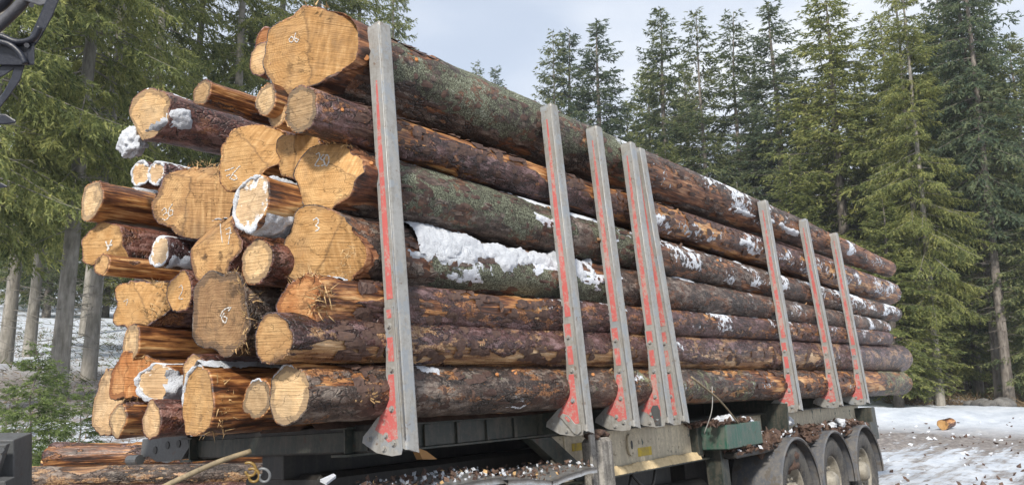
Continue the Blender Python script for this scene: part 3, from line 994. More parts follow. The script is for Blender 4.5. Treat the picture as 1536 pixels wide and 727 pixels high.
# white chalk numbers on the butts
def chalk(key, strokes, width=.010, mat=None):
    L_ = LOGS[key]
    made = []
    for st in strokes:
        P = []
        pts = smoothp([np.array([x, y, 0.0]) for x, y in st], 5) if len(st) > 2 else [np.array([st[0][0] + (st[1][0] - st[0][0]) * t, st[0][1] + (st[1][1] - st[0][1]) * t, 0]) for t in np.linspace(0, 1, 6)]
        for q in pts:
            dr = ray(q[0], q[1])
            h = L_['bvh'].ray_cast(Vector(EYE), Vector(dr))
            if h[0] is not None:
                nn = h[1] if h[1].dot(Vector(dr)) < 0 else -h[1]
                P.append((np.array(h[0]) + np.array(nn) * .0035, np.array(nn)))
        if len(P) < 2:
            continue
        vs_, fs = [], []
        for i, (c, nn) in enumerate(P):
            t = P[min(i + 1, len(P) - 1)][0] - P[max(i - 1, 0)][0]
            t /= np.linalg.norm(t) + 1e-9
            sd_ = np.cross(t, nn)
            wd = width * .62 * (.7 + .45 * math.sin(i * 1.7 + 1))
            vs_ += [c + sd_ * wd / 2, c - sd_ * wd / 2, c + sd_ * wd / 2 - nn * .006, c - sd_ * wd / 2 - nn * .006]
        for i in range(len(P) - 1):
            a, b = 4 * i, 4 * i + 4
            fs += [(a, a + 1, b + 1, b), (a + 2, a, b, b + 2), (a + 1, a + 3, b + 3, b + 1)]
        made.append((vs_, fs))
    if made:
        mb = MB()
        for v_, f_ in made:
            mb.add(v_, f_)
        mb.build('chalk_number', mat or M_CHALK, L_['o'])


chalk('O', [[(338, 256), (345, 254), (352, 251)], [(345, 268), (350, 262), (356, 267), (352, 270), (347, 268)], [(349, 261), (354, 256), (358, 251), (361, 249)], [(340, 264), (346, 262)]], .011)
chalk('S', [[(243, 316), (248, 312), (250, 318), (245, 323)], [(250, 318), (254, 324), (249, 330), (244, 328)], [(259, 306), (254, 314), (254, 323), (259, 322), (259, 315), (254, 316)]], .010)
chalk('Y', [[(331, 336), (332, 350), (334, 364)], [(339, 344), (346, 342), (345, 352), (343, 366)], [(340, 351), (348, 349)]], .010)
chalk('E', [[(474, 232), (479, 230), (479, 237), (473, 248), (480, 249)], [(486, 232), (481, 238), (485, 241), (488, 246), (482, 249)], [(490, 232), (486, 240), (489, 249), (493, 244), (493, 235), (490, 232)]], .012)
chalk('G', [[(438, 55), (434, 60), (437, 64), (441, 60), (438, 55)], [(444, 50), (442, 58), (445, 64), (448, 60), (443, 58)]], .010)
chalk('AC', [[(331, 474), (335, 466), (341, 462), (347, 461), (343, 466)], [(337, 469), (333, 477), (338, 484), (341, 477), (336, 474)]], .012)
chalk('V', [[(159, 362), (164, 374)], [(168, 360), (161, 376)], [(160, 368), (169, 367)]], .018)
chalk('AB', [[(269, 431), (273, 428), (274, 436), (269, 447), (275, 448)]], .008)
chalk('D', [[(470, 330), (476, 327), (478, 333), (474, 338)], [(474, 338), (479, 343), (473, 347)]], .014)
chalk('AA', [[(186, 452), (192, 449), (190, 458)]], .007)


# ---------------- snow lying on and between the logs
def snow_patch(key, s0, s1, a0, a1, thick, seed, label=None, dens=.5, name='snow_patch', step=.012, sharp=.5, fr=6.0):
    L_ = LOGS[key]
    ns = max(8, int((s1 - s0) / step))
    na_ = max(8, int(R(a1 - a0) * L_['r0'] / step) + 4)
    S_, T2 = np.meshgrid(np.linspace(s0, s1, ns), np.linspace(R(a0), R(a1), na_), indexing='ij')
    u = (S_ - s0) / (s1 - s0)
    v = (T2 - R(a0)) / R(a1 - a0)
    edge = np.minimum(np.minimum(u, 1 - u) * 5, np.minimum(v, 1 - v) * 2.4)
    P = np.stack([S_ * fr, T2 * L_['r0'] * fr * 1.3, S_ * 0 + seed], -1)
    n1 = fbm(P, 5, seed)
    n2 = fbm(P * 4.5, 3, seed + 2)
    f = (n1 - (1 - dens)) * 2.2 + np.clip(edge, 0, 1) * sharp - sharp * .75
    t = thick * np.clip(f * 2.2, -1, 1)
    n3 = fbm(P * 13, 2, seed + 5)
    t = np.where(t > 0, np.sqrt(np.clip(t / thick, 0, 1)) * thick * (.2 + n1 * 1.2) * (.45 + n2 * 1.1) * (.35 + .65 * ss(0, .55, v)) + (n3 - .5) * .012, t - .004)
    V = L_['surf'](S_, T2, t + .004)
    idx = np.arange(ns * na_).reshape(ns, na_)
    keep = (t[:-1, :-1] > -.004) | (t[1:, 1:] > -.004) | (t[1:, :-1] > -.004) | (t[:-1, 1:] > -.004)
    F = np.stack([idx[:-1, :-1], idx[1:, :-1], idx[1:, 1:], idx[:-1, 1:]], -1)[keep]
    if len(F) == 0:
        return None
    used, inv = np.unique(F.ravel(), return_inverse=True)
    o = mesh_np(name, V.reshape(-1, 3)[used], inv.reshape(-1, 4), M_SNOW)
    if label:
        tag(o, label, 'snow')
    return o


def sn(key, px0, px1):
    x0 = LOGS[key]['butt'][0]
    return sx(.1, x0, px0), sx(.1, x0, px1)


snow_patch('D', *sn('D', 630, 745), 5, 100, .048, 3, 'thick snow lump on the flared log right of the first stake', .68, fr=5)
snow_patch('D', *sn('D', 640, 905), -28, 88, .030, 8, 'long ragged snow crust on the log between first and third stakes', .54, fr=6)
snow_patch('D', *sn('D', 600, 700), -14, 22, .016, 18, 'thin snow strip low on the flared log beside the first stake', .56)
snow_patch('E', *sn('E', 596, 665), 68, 108, .02, 28, 'snow rim on top of the mossy log by the first stake', .55)
snow_patch('E', *sn('E', 700, 800), 66, 100, .016, 29, 'snow flecks on the mossy log before the second stake', .45)
snow_patch('G', *sn('G', 1098, 1215), -45, -8, .028, 33, 'white snow lump under the top log by the sixth stake', .46, step=.02, fr=3)
snow_patch('F', *sn('F', 1060, 1180), -30, 20, .02, 34, 'snow caught on the streaky log before the sixth stake', .30, step=.02, fr=4)
snow_patch('F', *sn('F', 1235, 1335), 30, 95, .035, 35, 'snow lying on the log ends right of the last stake', .34, step=.02, fr=3)
snow_patch('E', *sn('E', 1000, 1200), 45, 90, .018, 37, 'snow seam on the mossy log between fifth and sixth stakes', .36, step=.02, fr=3)
snow_patch('D', *sn('D', 1010, 1110), 60, 105, .022, 41, 'snow seam on the flared log right of the fifth stake', .48, step=.02, fr=3)
snow_patch('C', *sn('C', 1040, 1320), 55, 115, .02, 43, 'thin snow line on the slim dark log near its far end', .48, step=.02, fr=3)
snow_patch('B', *sn('B', 640, 780), 72, 110, .014, 45, 'snow flecks on the purple log below the slim one', .4)
snow_patch('A', *sn('A', 628, 660), 35, 85, .012, 47, 'small snow fleck on the lowest log right of the first stake', .5)
snow_patch('E', .02, .42, 70, 108, .02, 49, 'snow line on the orange butt behind the first stake', .5)
snow_patch('G', .45, 1.15, -30, 20, .008, 51, 'grey snow smear on the side of the thickest log', .36)
snow_patch('J', -.06, .40, -70, 40, .03, 53, 'snow smeared over the red bark of the top left log', .45)
snow_patch('T', -.02, .55, -85, -25, .055, 55, 'snow hanging below the snow-rimmed peeled log', .7)
snow_patch('T', .02, .5, 60, 110, .02, 57, 'snow cap on the snow-rimmed peeled log', .52)
snow_patch('T', .2, .6, 0, 22, .014, 58, 'snow streak along the side of the snow-rimmed log', .5)
snow_patch('X', .02, .4, -80, -10, .035, 59, 'snow under the small dark log', .6)
snow_patch('X', .02, .4, -8, 20, .014, 60, 'snow fleck on the side of the small dark log', .45)
snow_patch('R', .25, .9, 60, 110, .02, 61, 'snow line on the log sticking out at the left', .55)
snow_patch('AM', -.02, .5, 70, 120, .028, 63, 'snow along the top edge of the big bottom-row log', .66)
snow_patch('AI', -.02, .4, -90, 30, .045, 65, 'snow packed round the snow-plastered butt', .72)
snow_patch('AC', .05, .5, 60, 110, .014, 67, 'snow dust on the blackened log', .45)
snow_patch('C', .0, .5, 60, 120, .018, 69, 'snow on the shredded orange butt', .5)
snow_patch('AD', .1, .7, 60, 110, .012, 71, 'snow flecks on the amber log', .42)
snow_patch('K', .1, .7, 20, 100, .014, 73, 'snow on the slim peeled log of the top row', .42)
snow_patch('Y', -.02, .2, 70, 120, .014, 75, 'snow on the butt marked 17', .4)


def lump(name, c, r, seed, mat, label=None, cat=None, parent=None, n=20, rough=.5, fq=2.2, kind=None):
    c = np.asarray(c, float)
    th, ph_ = np.meshgrid(np.linspace(0, math.pi, n), np.linspace(0, 2 * math.pi, n * 2, endpoint=False), indexing='ij')
    dr = np.stack([np.sin(th) * np.cos(ph_), np.sin(th) * np.sin(ph_), np.cos(th)], -1)
    rr = 1 + rough * (fbm(dr * fq + seed * 3.7, 4, seed) - .5) * 2
    V = c + dr * rr[..., None] * np.asarray(r)
    m_ = n * 2
    ii = np.arange(n - 1)[:, None] * m_
    jj = np.arange(m_)[None, :]
    F = np.stack([ii + jj, ii + m_ + jj, ii + m_ + (jj + 1) % m_, ii + (jj + 1) % m_], -1).reshape(-1, 4)
    o = mesh_np(name, V.reshape(-1, 3), F, mat, parent)
    return tag(o, label, cat, kind=kind)


jb = LOGS['J']['butt']
lump('snow_lump', on_x(199, 214, jb[0] + .02), (.07, .135, .10), 4, M_SNOW, 'round snow lump hanging under the red log at top left', 'snow', rough=.42, n=40, fq=3.2)


def snow_rim(key, a0, a1, r, seed, label):
    """lumpy roll of snow round part of a cut face's edge"""
    L_ = LOGS[key]
    th = np.linspace(R(a0), R(a1), 60)
    fv = np.array([v.co for v in L_['face'].data.vertices])[:56] + ORG[L_['face'].name]
    tt = (th % (2 * math.pi)) / (2 * math.pi) * 56
    i0 = np.floor(tt).astype(int) % 56
    f_ = (tt - np.floor(tt))[:, None]
    c = fv[i0] * (1 - f_) + fv[(i0 + 1) % 56] * f_
    q = np.linspace(0, 2 * math.pi, 12, endpoint=False)
    out_ = L_['e1'][None] * np.cos(th)[:, None] + L_['e2'][None] * np.sin(th)[:, None]
    rr = .68 * r * (.1 + 1.15 * fbm(np.stack([th * 3, th * 0, th * 0 + seed], -1), 4, seed)) * np.sqrt(np.clip(np.minimum(th - th[0], th[-1] - th) * 5, .05, 1))
    P = c[:, None] + (out_[:, None] * np.cos(q)[None, :, None] - L_['d'][None, None] * np.sin(q)[None, :, None]) * rr[:, None, None]
    P = P + (fbm(P * 45, 3, seed) - .5)[..., None] * np.minimum(r, .02) * .8
    ii = np.arange(59)[:, None] * 12
    jj = np.arange(12)[None, :]
    F = np.stack([ii + jj, ii + 12 + jj, ii + 12 + (jj + 1) % 12, ii + (jj + 1) % 12], -1).reshape(-1, 4)
    mesh_np('snow_rim', P.reshape(-1, 3), F, M_SNOW, L_['o'])


snow_rim('T', 60, 300, .026, 3, 'rim of snow round the left of the pale butt in mid pile')
snow_rim('Q1', 30, 330, .020, 4, 'snow ring round the left small butt of the snowy pair')
snow_rim('Q2', 30, 340, .020, 5, 'snow ring round the right small butt of the snowy pair')
snow_rim('AM', 75, 190, .020, 6, 'snow edging on the big bottom-row butt')
snow_rim('AI', 100, 300, .032, 7, 'snow edging round the snow-plastered butt')
snow_rim('A', 110, 210, .013, 8, 'thin frost line on the left rim of the lowest near log')
snow_rim('X', 180, 330, .012, 9, 'snow edging below the small dark log face')
snow_rim('AN', 70, 130, .010, 10, 'snow fleck on top of the star-cracked butt')

# splinters at torn butts
def splinters(key, n, seed, a0=0, a1=360, ln=.05):
    L_ = LOGS[key]
    rg = np.random.default_rng(seed)
    mb = MB()
    for _ in range(n):
        th = R(rg.uniform(a0, a1))
        s_ = rg.uniform(0, .12)
        p = L_['surf'](np.array(s_), np.array(th), 0.0)
        outv = L_['e1'] * math.cos(th) + L_['e2'] * math.sin(th)
        dr = -L_['d'] * rg.uniform(-.2, 1) + outv * rg.uniform(.1, .8) + rg.normal(0, .3, 3)
        dr /= np.linalg.norm(dr)
        l = ln * rg.uniform(.4, 1.5)
        sd_ = np.cross(dr, outv)
        sd_ /= np.linalg.norm(sd_) + 1e-9
        wd = rg.uniform(.002, .006)
        p = p - outv * .004
        mb.add([p + sd_ * wd, p - sd_ * wd, p + outv * wd, p + dr * l], [(0, 1, 3), (1, 2, 3), (2, 0, 3)])
    tag(mb.build('splinters', M_CHIPW, L_['o']), kind='stuff')


for key, n_, a0, a1, l in (('AC', 160, -60, 90, .05), ('C', 140, -60, 150, .06), ('AM', 40, -80, 40, .05), ('D', 50, -80, 0, .045), ('V', 60, 120, 260, .03), ('AA', 70, -60, 60, .05), ('AH', 60, 0, 360, .05), ('J', 30, 30, 120, .04), ('G', 40, 60, 180, .04), ('S', 50, 30, 120, .04), ('E', 30, 60, 120, .04)):
    splinters(key, n_, n_ + len(key), a0, a1, l)


# cut knots / stubs
def knots(key, spots, seed, mat=None):
    L_ = LOGS[key]
    for (px, ang_, r_) in spots:
        s_ = sx(.1, L_['butt'][0], px)
        th = R(ang_)
        p0 = L_['surf'](np.array(s_), np.array(th), -.01)
        p1 = L_['surf'](np.array(s_ - .02), np.array(th), .016)
        MB().tube([p0, (p0 * .4 + p1 * .6), p1], [r_ * 1.35, r_ * 1.1, r_ * .9], 10).build('knot', M_FACE['orange'], L_['o'], smooth=False)


knots('A', [(768, 48, .022), (742, 42, .012), (880, 40, .014)], 1)
knots('E', [(560, 20, .012), (1080, 30, .015)], 3)
knots('F', [(520, 10, .010)], 4)
knots('G', [(640, 20, .014), (560, -10, .018)], 5)

def stubs(key, n, seed):
    L_ = LOGS[key]
    rg = np.random.default_rng(seed)
    for _ in range(n):
        s_, th = rg.uniform(.9, 11.4), R(rg.uniform(-35, 115))
        r_ = rg.uniform(.007, .016)
        ln = rg.uniform(.008, .035)
        p0 = L_['surf'](np.array(s_), np.array(th), -.01)
        nn = L_['e1'] * math.cos(th) + L_['e2'] * math.sin(th) + L_['d'] * rg.uniform(-.2, .7)
        tip_ = p0 + nn * (ln + .02)
        MB().tube([p0, p0 + nn * .012, p0 + nn * (.012 + ln * .6), tip_], [r_ * 1.9, r_ * 1.25, r_, r_ * .6], 8).build('branch_stub', M_CHIP if rg.random() < .6 else M_STUB, L_['o'], smooth=False)


M_STUB = mat_metal('broken_stub', (.30, .17, .08), (.10, .05, .03), rough=.8, scl=30)


def flakes(key, n, seed, s0=.3, s1=9.0, size=.03):
    L_ = LOGS[key]
    rg = np.random.default_rng(seed)
    V, F = [], []
    for _ in range(n):
        s_ = s0 + (s1 - s0) * rg.random() ** 1.5
        th = R(rg.uniform(-45, 120))
        a, b = size * rg.uniform(.5, 2.2), size * rg.uniform(.3, 1.0)
        lift = rg.uniform(.001, .012)
        pts = []
        for (i, j, l) in ((-.9, -.8, 0), (-.2, -1.1, .2), (.9, -.7, 1), (1.1, .3, 1.1), (.3, 1.0, .4), (-.8, .7, 0)):
            pts.append(L_['surf'](np.array(s_ + a * i * rg.uniform(.7, 1.2)), np.array(th + b * j / L_['r0'] * rg.uniform(.7, 1.2)), .009 + lift * max(0, l)))
        lo = [L_['surf'](np.array(s_), np.array(th), -.004)]
        m0 = len(V)
        c = sum(pts) / 6
        V += pts + [c + (c - lo[0]) * .12] + lo
        for k in range(6):
            F.append((m0 + k, m0 + (k + 1) % 6, m0 + 6))
            F.append((m0 + (k + 1) % 6, m0 + k, m0 + 7))
    V = np.array(V)
    tag(mesh_np('bark_flake', V, np.array(F), M_FLAKE, L_['o'], smooth=False), kind='stuff')


M_FLAKE = mat_metal('loose_bark', (.045, .022, .017), (.13, .08, .06), rust=(.22, .10, .04), rough=.6, scl=9)
for k, key in enumerate('ABCDEFG'):
    stubs(key, 7, 50 + k)
    flakes(key, 330, 90 + k)

# pale splintered wood on the lowest near log
p_ = LOGS['A']['surf'](np.array(sx(.1, LOGS['A']['butt'][0], 545)), np.array(R(-8)), .0)
mb = MB()
rg = np.random.default_rng(3)
for i in range(16):
    dr = np.array([rg.normal(.0, .5), -rg.uniform(.4, 1.0), rg.normal(0.35, .4)])
    dr = dr / np.linalg.norm(dr) * rg.uniform(.02, .045)
    o_ = p_ + np.array([rg.normal(0, .035), .0, rg.normal(0, .015)])
    mb.prism([o_ + [0, 0, .006], o_ + [.012, 0, 0], o_ + dr + [.003, 0, 0], o_ + dr], (.002, .004, -.006))
mb.build('torn_splinter', M_CHIPW, LOGS['A']['o'])

# ------------------------------------------------------------------ trailer
TR = empty('log_trailer', LF(7, 1.2, -1.3), 'dark green timber trailer with grey steel stakes carrying the load of logs', 'trailer')
US = [2.75, 4.38, 5.0, 5.52, 5.79, 8.5, 9.95, 11.13]
LEAN = [-.045, -.05, -.062, -.062, -.112, -.067, -.12, -.09]
WT = [2.37, 2.345, 2.33, 2.325, 2.31, 2.355, 2.35, 2.35]
SW, SV = .092, .092        # stake section
FOOT = [(.092, .76), (.097, .50), (.112, .37), (.137, .29), (.185, .205), (.26, .145), (.315, .105), (.325, .075), (.29, .055), (.215, .018), (.10, .0), (.03, .006), (.02, .03), (.02, .76)]


def stake(u0, lean, wt, kind=0, far=False):
    def P(u, v, w_):
        uu = u0 + lean * w_ + u
        if far:
            v = 2.5 - v
        return LF(uu, v, w_)
    mb = MB()
    # C-profile: outer web with a slight crown, two flanges, slanted top
    prof = [(0.0, .0), (.004, -.006), (.012, -.009), (SW - .012, -.009), (SW - .004, -.006), (SW, .0), (SW, SV), (SW - .012, SV), (SW - .012, .012), (.012, .012), (.012, SV), (0, SV)]
    ws = [0.03, .4, .8, 1.2, 1.6, 2.0, wt - .03, wt]
    nP = len(prof)
    vs_ = []
    for q, w_ in enumerate(ws):
        for (a, b) in prof:
            sh = .0 if q < len(ws) - 1 else .004
            wv_ = w_
            if q >= len(ws) - 2 and (a < .02 or a > SW - .02):
                wv_ = w_ - .012
            if q == 0:
                wv_ = w_ + (.0 if b < .05 else .03) - (.02 if a > .05 else 0)
            vs_.append(P(a + (sh if a < .04 else -sh), b, wv_))
    fs = []
    for q in range(len(ws) - 1):
        for k in range(nP):
            fs.append((q * nP + k, q * nP + (k + 1) % nP, (q + 1) * nP + (k + 1) % nP, (q + 1) * nP + k))
    # closed inner side
    st = mb.add(vs_, fs)
    top = [P(.003, -.004, wt - .006), P(SW - .003, -.004, wt - .006), P(SW - .003, SV - .003, wt - .014), P(.003, SV - .003, wt - .014)]
    st.prism(top, WW * -.01)
    back = [P(.002, SV - .006, .06), P(SW - .002, SV - .006, .06), P(SW - .002, SV - .006, wt - .02), P(.002, SV - .006, wt - .02)]
    st.prism(back, VV * (.005 if not far else -.005))
    o = st.build('stake', M_STEEL, TR, P(0, 0, 0), bev=.003)
    # gusset on the front flange, raised 7 mm
    f_ = FOOT
    g = MB().prism([P(-.007, v, w_) for v, w_ in f_], UU * .0065)
    fo = g.build('foot_plate', M_STEEL, o, bev=.002)
    # return lip along the curved edge
    cur = [P(-.004, v, w_) for v, w_ in f_[:8]]
    lip = MB()
    vs2, fs2 = [], []
    for i, c in enumerate(cur):
        vs2 += [c, c + UU * (SW * .72), c + UU * (SW * .72) - WW * .006, c - WW * .006]
    for i in range(len(cur) - 1):
        a, b = 4 * i, 4 * i + 4
        fs2 += [(a, a + 1, b + 1, b), (a + 1, a + 2, b + 2, b + 1), (a + 2, a + 3, b + 3, b + 2), (a + 3, a, b, b + 3)]
    lip.add(vs2, fs2).build('gusset_lip', M_STEEL, o)
    # folded edge line between the two visible faces
    MB().tube([P(-.002, -.003, .08), P(-.002, -.003, 1.2), P(-.002, -.003, wt - .03)], .0045, 6).build('edge_bead', M_STEEL, o, smooth=True)
    # worn red paint
    def stripe(pl, h=.0012):
        MB().prism([P(-.0008 - h if pl[1][1] > .75 or True else 0, v, w_) for v, w_ in pl], UU * .0012).build('red_paint', M_RED, o)
    off_ = -.0072
    up_ = [(.022, .80), (.068, .80), (.064, 1.6), (.046, wt - (.35 if kind == 0 else .12)), (.036, wt - (.35 if kind == 0 else .12)), (.030, 1.6)]
    MB().prism([P(-.0018, v, w_) for v, w_ in up_], UU * .002).build('red_paint', M_RED, o)
    for (pl) in ([(.035, .745), (.070, .745), (.070, .70), (.035, .70)] if kind == 0 else [(.03, .75), (.08, .75), (.08, .66), (.03, .66)],
                 [(.035, .60), (.078, .60), (.078, .475), (.035, .475)],
                 [(.045, .41), (.085, .41), (.10, .335), (.135, .25), (.185, .175), (.215, .135), (.16, .11), (.12, .07), (.045, .085)]):
        MB().prism([P(-.0085, v, w_) for v, w_ in pl], UU * .002).build('red_paint', M_RED, o)
    for (v, w_, r_) in ((.055, .66, .011), (.055, .435, .012), (.075, .235, .012), (.26, .09, .012), (.075, .065, .013), (.15, .04, .012), (.13, .105, .011)):
        c = P(-.007, v, w_)
        MB().tube([c, c - UU * .003], r_ * 1.45, 14).build('washer', M_STEEL, o)
        MB().tube([c - UU * .003, c - UU * .013], r_, 6).build('bolt', M_STEEL, o)
    if kind == 2:      # slotted latch plate
        pl = [(.19, .135), (.165, .155), (.12, .14), (.07, .08), (.03, .07), (.03, .03), (.06, .01), (.09, .02)]
        MB().prism([P(-.020, v, w_) for v, w_ in pl], UU * .008).build('latch_plate', M_STEEL, o, bev=.002)
        MB().prism([P(-.0225, v, w_) for v, w_ in [(.15, .125), (.135, .135), (.105, .105), (.12, .095)]], UU * .003).build('latch_slot', M_RED, o)
    if kind == 3:
        pl = [(.06, .17), (.10, .17), (.125, .14), (.10, .02), (.05, .02), (.045, .13)]
        MB().prism([P(-.020, v, w_) for v, w_ in pl], UU * .008).build('latch_plate', M_GREY, o, bev=.002)
    if kind == 6:
        c = P(-.016, .20, .055)
        ring_(c, .034, .013, o)
    return o


def ring_(c, r, t, parent):
    mb = MB()
    pts = [c + VV * r * math.cos(a) + WW * r * math.sin(a) for a in np.linspace(0, 2 * math.pi, 25)]
    mb.tube(pts, t, 8, cap=False).build('lashing_eye', M_STEEL, parent, smooth=True)


for i, (u, l, wt) in enumerate(zip(US, LEAN, WT)):
    stake(u, l, wt, {0: 0, 1: 2, 3: 3, 5: 6}.get(i, 1))
for i, (u, l, wt) in enumerate(zip(US, LEAN, WT)):
    stake(u, l, 1.95, 1, far=True)

# cross bolsters
for i, u in enumerate(US):
    MB().lbox(u + .012, u + .088, .10, 2.40, .02, .168).build('bolster', M_FRAME if i else M_BLACK, TR)
    if i == 0:
        MB().lbox(u + .002, u + .0115, .30, 2.2, .03, .135, .002).build('bolster_plate', M_FRAME, TR)
# bracket of the front bolster at the far side
bk = MB().prism([LF(US[0] - .03, v, w_) for v, w_ in [(2.72, .17), (2.30, .19), (2.10, .185), (2.06, .10), (2.16, .02), (2.5, .01), (2.62, .05), (2.74, .04)]], UU * .025).build('end_bracket', M_GREY, TR, bev=.003)
for v, w_ in ((2.52, .09), (2.35, .12), (2.2, .125)):
    c = LF(US[0] - .031, v, w_)
    MB().tube([c, c - UU * .004], .026, 14).build('bolt_hole', M_BLACK, bk)
MB().tube([LF(US[0] - .05, 2.86, .03), LF(US[0] - .05, 2.70, .03)], .035, 12).build('pin', M_GREY, bk)

# main rails: shallow in front, deep behind the second bolster
for vv0 in (.40, 2.0):
    rail = MB()
    rail.lbox(2.7, 4.55, vv0 + .02, vv0 + .03, .02, .15, .002)
    rail.lbox(2.7, 4.60, vv0, vv0 + .14, .004, .018, .002)
    rail.lbox(2.7, 4.60, vv0, vv0 + .14, .148, .160, .002)
    rail.build('front_rail', M_FRAME, TR)
    for u in np.arange(3.0, 4.5, .28):
        MB().lbox(u, u + .03, vv0 + .002, vv0 + .02, .020, .147, .002).build('rail_rib', M_FRAME, TR)
    web = MB().lbox(4.55, 12.2, vv0 + .03, vv0 + .045, -.33, -.002, .002)
    web.build('main_rail', M_CREAM if vv0 < 1 else M_FRAME, TR)
    MB().lbox(4.5, 12.2, vv0 - .05, vv0 + .13, -.350, -.334, .003).build('lower_flange', M_FRAME, TR)
    MB().lbox(4.61, 12.2, vv0 - .03, vv0 + .13, -.001, .014, .003).build('upper_flange', M_FRAME, TR)
    br = MB().prism([LF(4.42, vv0 + .01, .0), LF(4.54, vv0 + .01, .0), LF(5.02, vv0 + .01, -.31), LF(5.02, vv0 + .01, -.40), LF(4.92, vv0 + .01, -.40), LF(4.30, vv0 + .01, .0)], VV * .09)
    br.build('diagonal_brace', M_FRAME, TR, bev=.004)
MB().lbox(4.78, 4.97, .404, .409, -.12, -.065, .001).build('yellow_marking', M_YEL, TR)
MB().lbox(5.75, 5.98, .4275, .4285, -.235, -.165, .0004).build('yellow_marking', M_YEL, TR)
MB().lbox(4.70, 5.02, .412, .428, -.30, -.004, .002).build('gusset_web', M_CREAM, TR)
# keyhole plate
kh = MB().prism([LF(5.62 + .05 * math.cos(a), .405, -.13 + .09 * math.sin(a)) for a in np.linspace(0, 2 * math.pi, 24, endpoint=False)], VV * .02).build('lashing_plate', M_CREAM, TR, bev=.003)
MB().prism([LF(5.62 + .014 * math.cos(a), .4, -.13 + .035 * math.sin(a)) for a in np.linspace(0, 2 * math.pi, 14, endpoint=False)], VV * .004).build('lashing_hole', M_BLACK, kh)
# sawdust heap on the lower flange
ns, nw = 260, 14
S_, T_ = np.meshgrid(np.linspace(4.95, 6.75, ns), np.linspace(0, 1, nw), indexing='ij')
hh = fbm(np.stack([S_ * 5, T_ * 2, S_ * 0], -1), 4, 77)
hh2 = fbm(np.stack([S_ * 45, T_ * 7, S_ * 0], -1), 3, 78)
prof_ = np.sin(T_ * math.pi) ** .7
V_ = O0 + S_[..., None] * UU + (.355 + T_ * .072 - .012 * hh2)[..., None] * VV + (-.337 + prof_ * (.02 + .055 * hh + .014 * hh2) + T_ * .02)[..., None] * WW
idx = np.arange(ns * nw).reshape(ns, nw)
tag(mesh_np('sawdust', V_.reshape(-1, 3), np.stack([idx[:-1, :-1], idx[1:, :-1], idx[1:, 1:], idx[:-1, 1:]], -1).reshape(-1, 4), M_DUST), 'ridge of pale sawdust lying along the lower flange of the frame', 'sawdust', kind='stuff')

MB().lbox(2.8, 12.2, 1.12, 1.34, -.12, .164, .005).build('centre_beam', M_BLACK, TR)
# bark debris caught between the rail and the lowest logs
ns, nw = 700, 12
S_, T_ = np.meshgrid(np.linspace(2.5, 12.1, ns), np.linspace(0, 1, nw), indexing='ij')
hh = fbm(np.stack([S_ * 4, T_ * 2, S_ * 0], -1), 4, 177)
hh2 = fbm(np.stack([S_ * 40, T_ * 7, S_ * 0], -1), 3, 178)
V_ = O0 + S_[..., None] * UU + (.40 + T_ * .5)[..., None] * VV + (.155 + np.sin(T_ * math.pi) ** .6 * (.05 + .05 * hh + .04 * hh2))[..., None] * WW
idx = np.arange(ns * nw).reshape(ns, nw)
tag(mesh_np('bark_litter', V_.reshape(-1, 3), np.stack([idx[:-1, :-1], idx[1:, :-1], idx[1:, 1:], idx[:-1, 1:]], -1).reshape(-1, 4), M_CHIP), 'dark bark debris packed between the frame and the lowest logs', 'debris', kind='stuff')
# landing leg, perforated strip, green box
leg = MB().lbox(4.72, 4.92, .13, .30, -1.18, -.03, .03).build('landing_leg', M_LEG, TR)
MB().lbox(4.60, 4.66, .12, .14, -1.1, .0, .003).build('perforated_strap', M_LEG, TR)
MB().lbox(4.66, 4.96, .10, .33, -1.262, -1.18, .01).build('leg_foot', M_LEG, leg)
for u, w_ in ((4.74, -.02), (4.82, .005), (4.88, -.01)):
    lump('leg_cap', LF(u, .2, w_), (.04, .06, .025), int(u * 100), M_CHIP, parent=leg, n=8)
gb = MB().lbox(6.80, 7.62, .10, .55, -.262, -.045, .008).build('green_box', M_GREEN, TR)
gb['label'] = 'green painted steel box at the end of the cream beam'
MB().lbox(6.72, 6.795, .35, .44, -.30, .0, .004).build('box_bracket', M_FRAME, TR)
MB().lbox(6.95, 7.10, .25, .42, -.95, -.262, .01).build('strut', M_FRAME, TR)
MB().tube([LF(4.95, .50, -.62), LF(6.9, .50, -.62)], .11, 20).build('air_tank', M_BLACK, TR, smooth=True)
MB().lbox(5.2, 6.6, .6, 1.9, -.7, -.36, .02).build('cross_tank', M_BLACK, TR)
MB().lbox(2.9, 6.4, .9, 1.7, -.95, -.1, .03).build('underframe', M_BLACK, TR)
MB().lbox(7.2, 12.0, .75, .95, -.75, -.36, .02).build('axle_frame', M_BLACK, TR)
for u, w_ in ((5.2, .0), (5.6, -.03)):
    MB().tube(smoothp([LF(u, .42, -.36), LF(u + .1, .40, -.45), LF(u + .3, .42, -.50), LF(u + .45, .45, -.36)], 6), .012, 8).build('air_line', M_BLACK, TR, smooth=True)


# wheels
def lathe(c, prof, n, axis=VV):
    """prof list of (lateral, radius)"""
    vs_, fs = [], []
    for k in range(n):
        a = 2 * math.pi * k / n
        dr = UU * math.cos(a) + WW * math.sin(a)
        for (lt, r_) in prof:
            vs_.append(c + axis * lt + dr * r_)
    m_ = len(prof)
    for k in range(n):
        for j in range(m_ - 1):
            fs.append((k * m_ + j, k * m_ + j + 1, ((k + 1) % n) * m_ + j + 1, ((k + 1) % n) * m_ + j))
    return vs_, fs


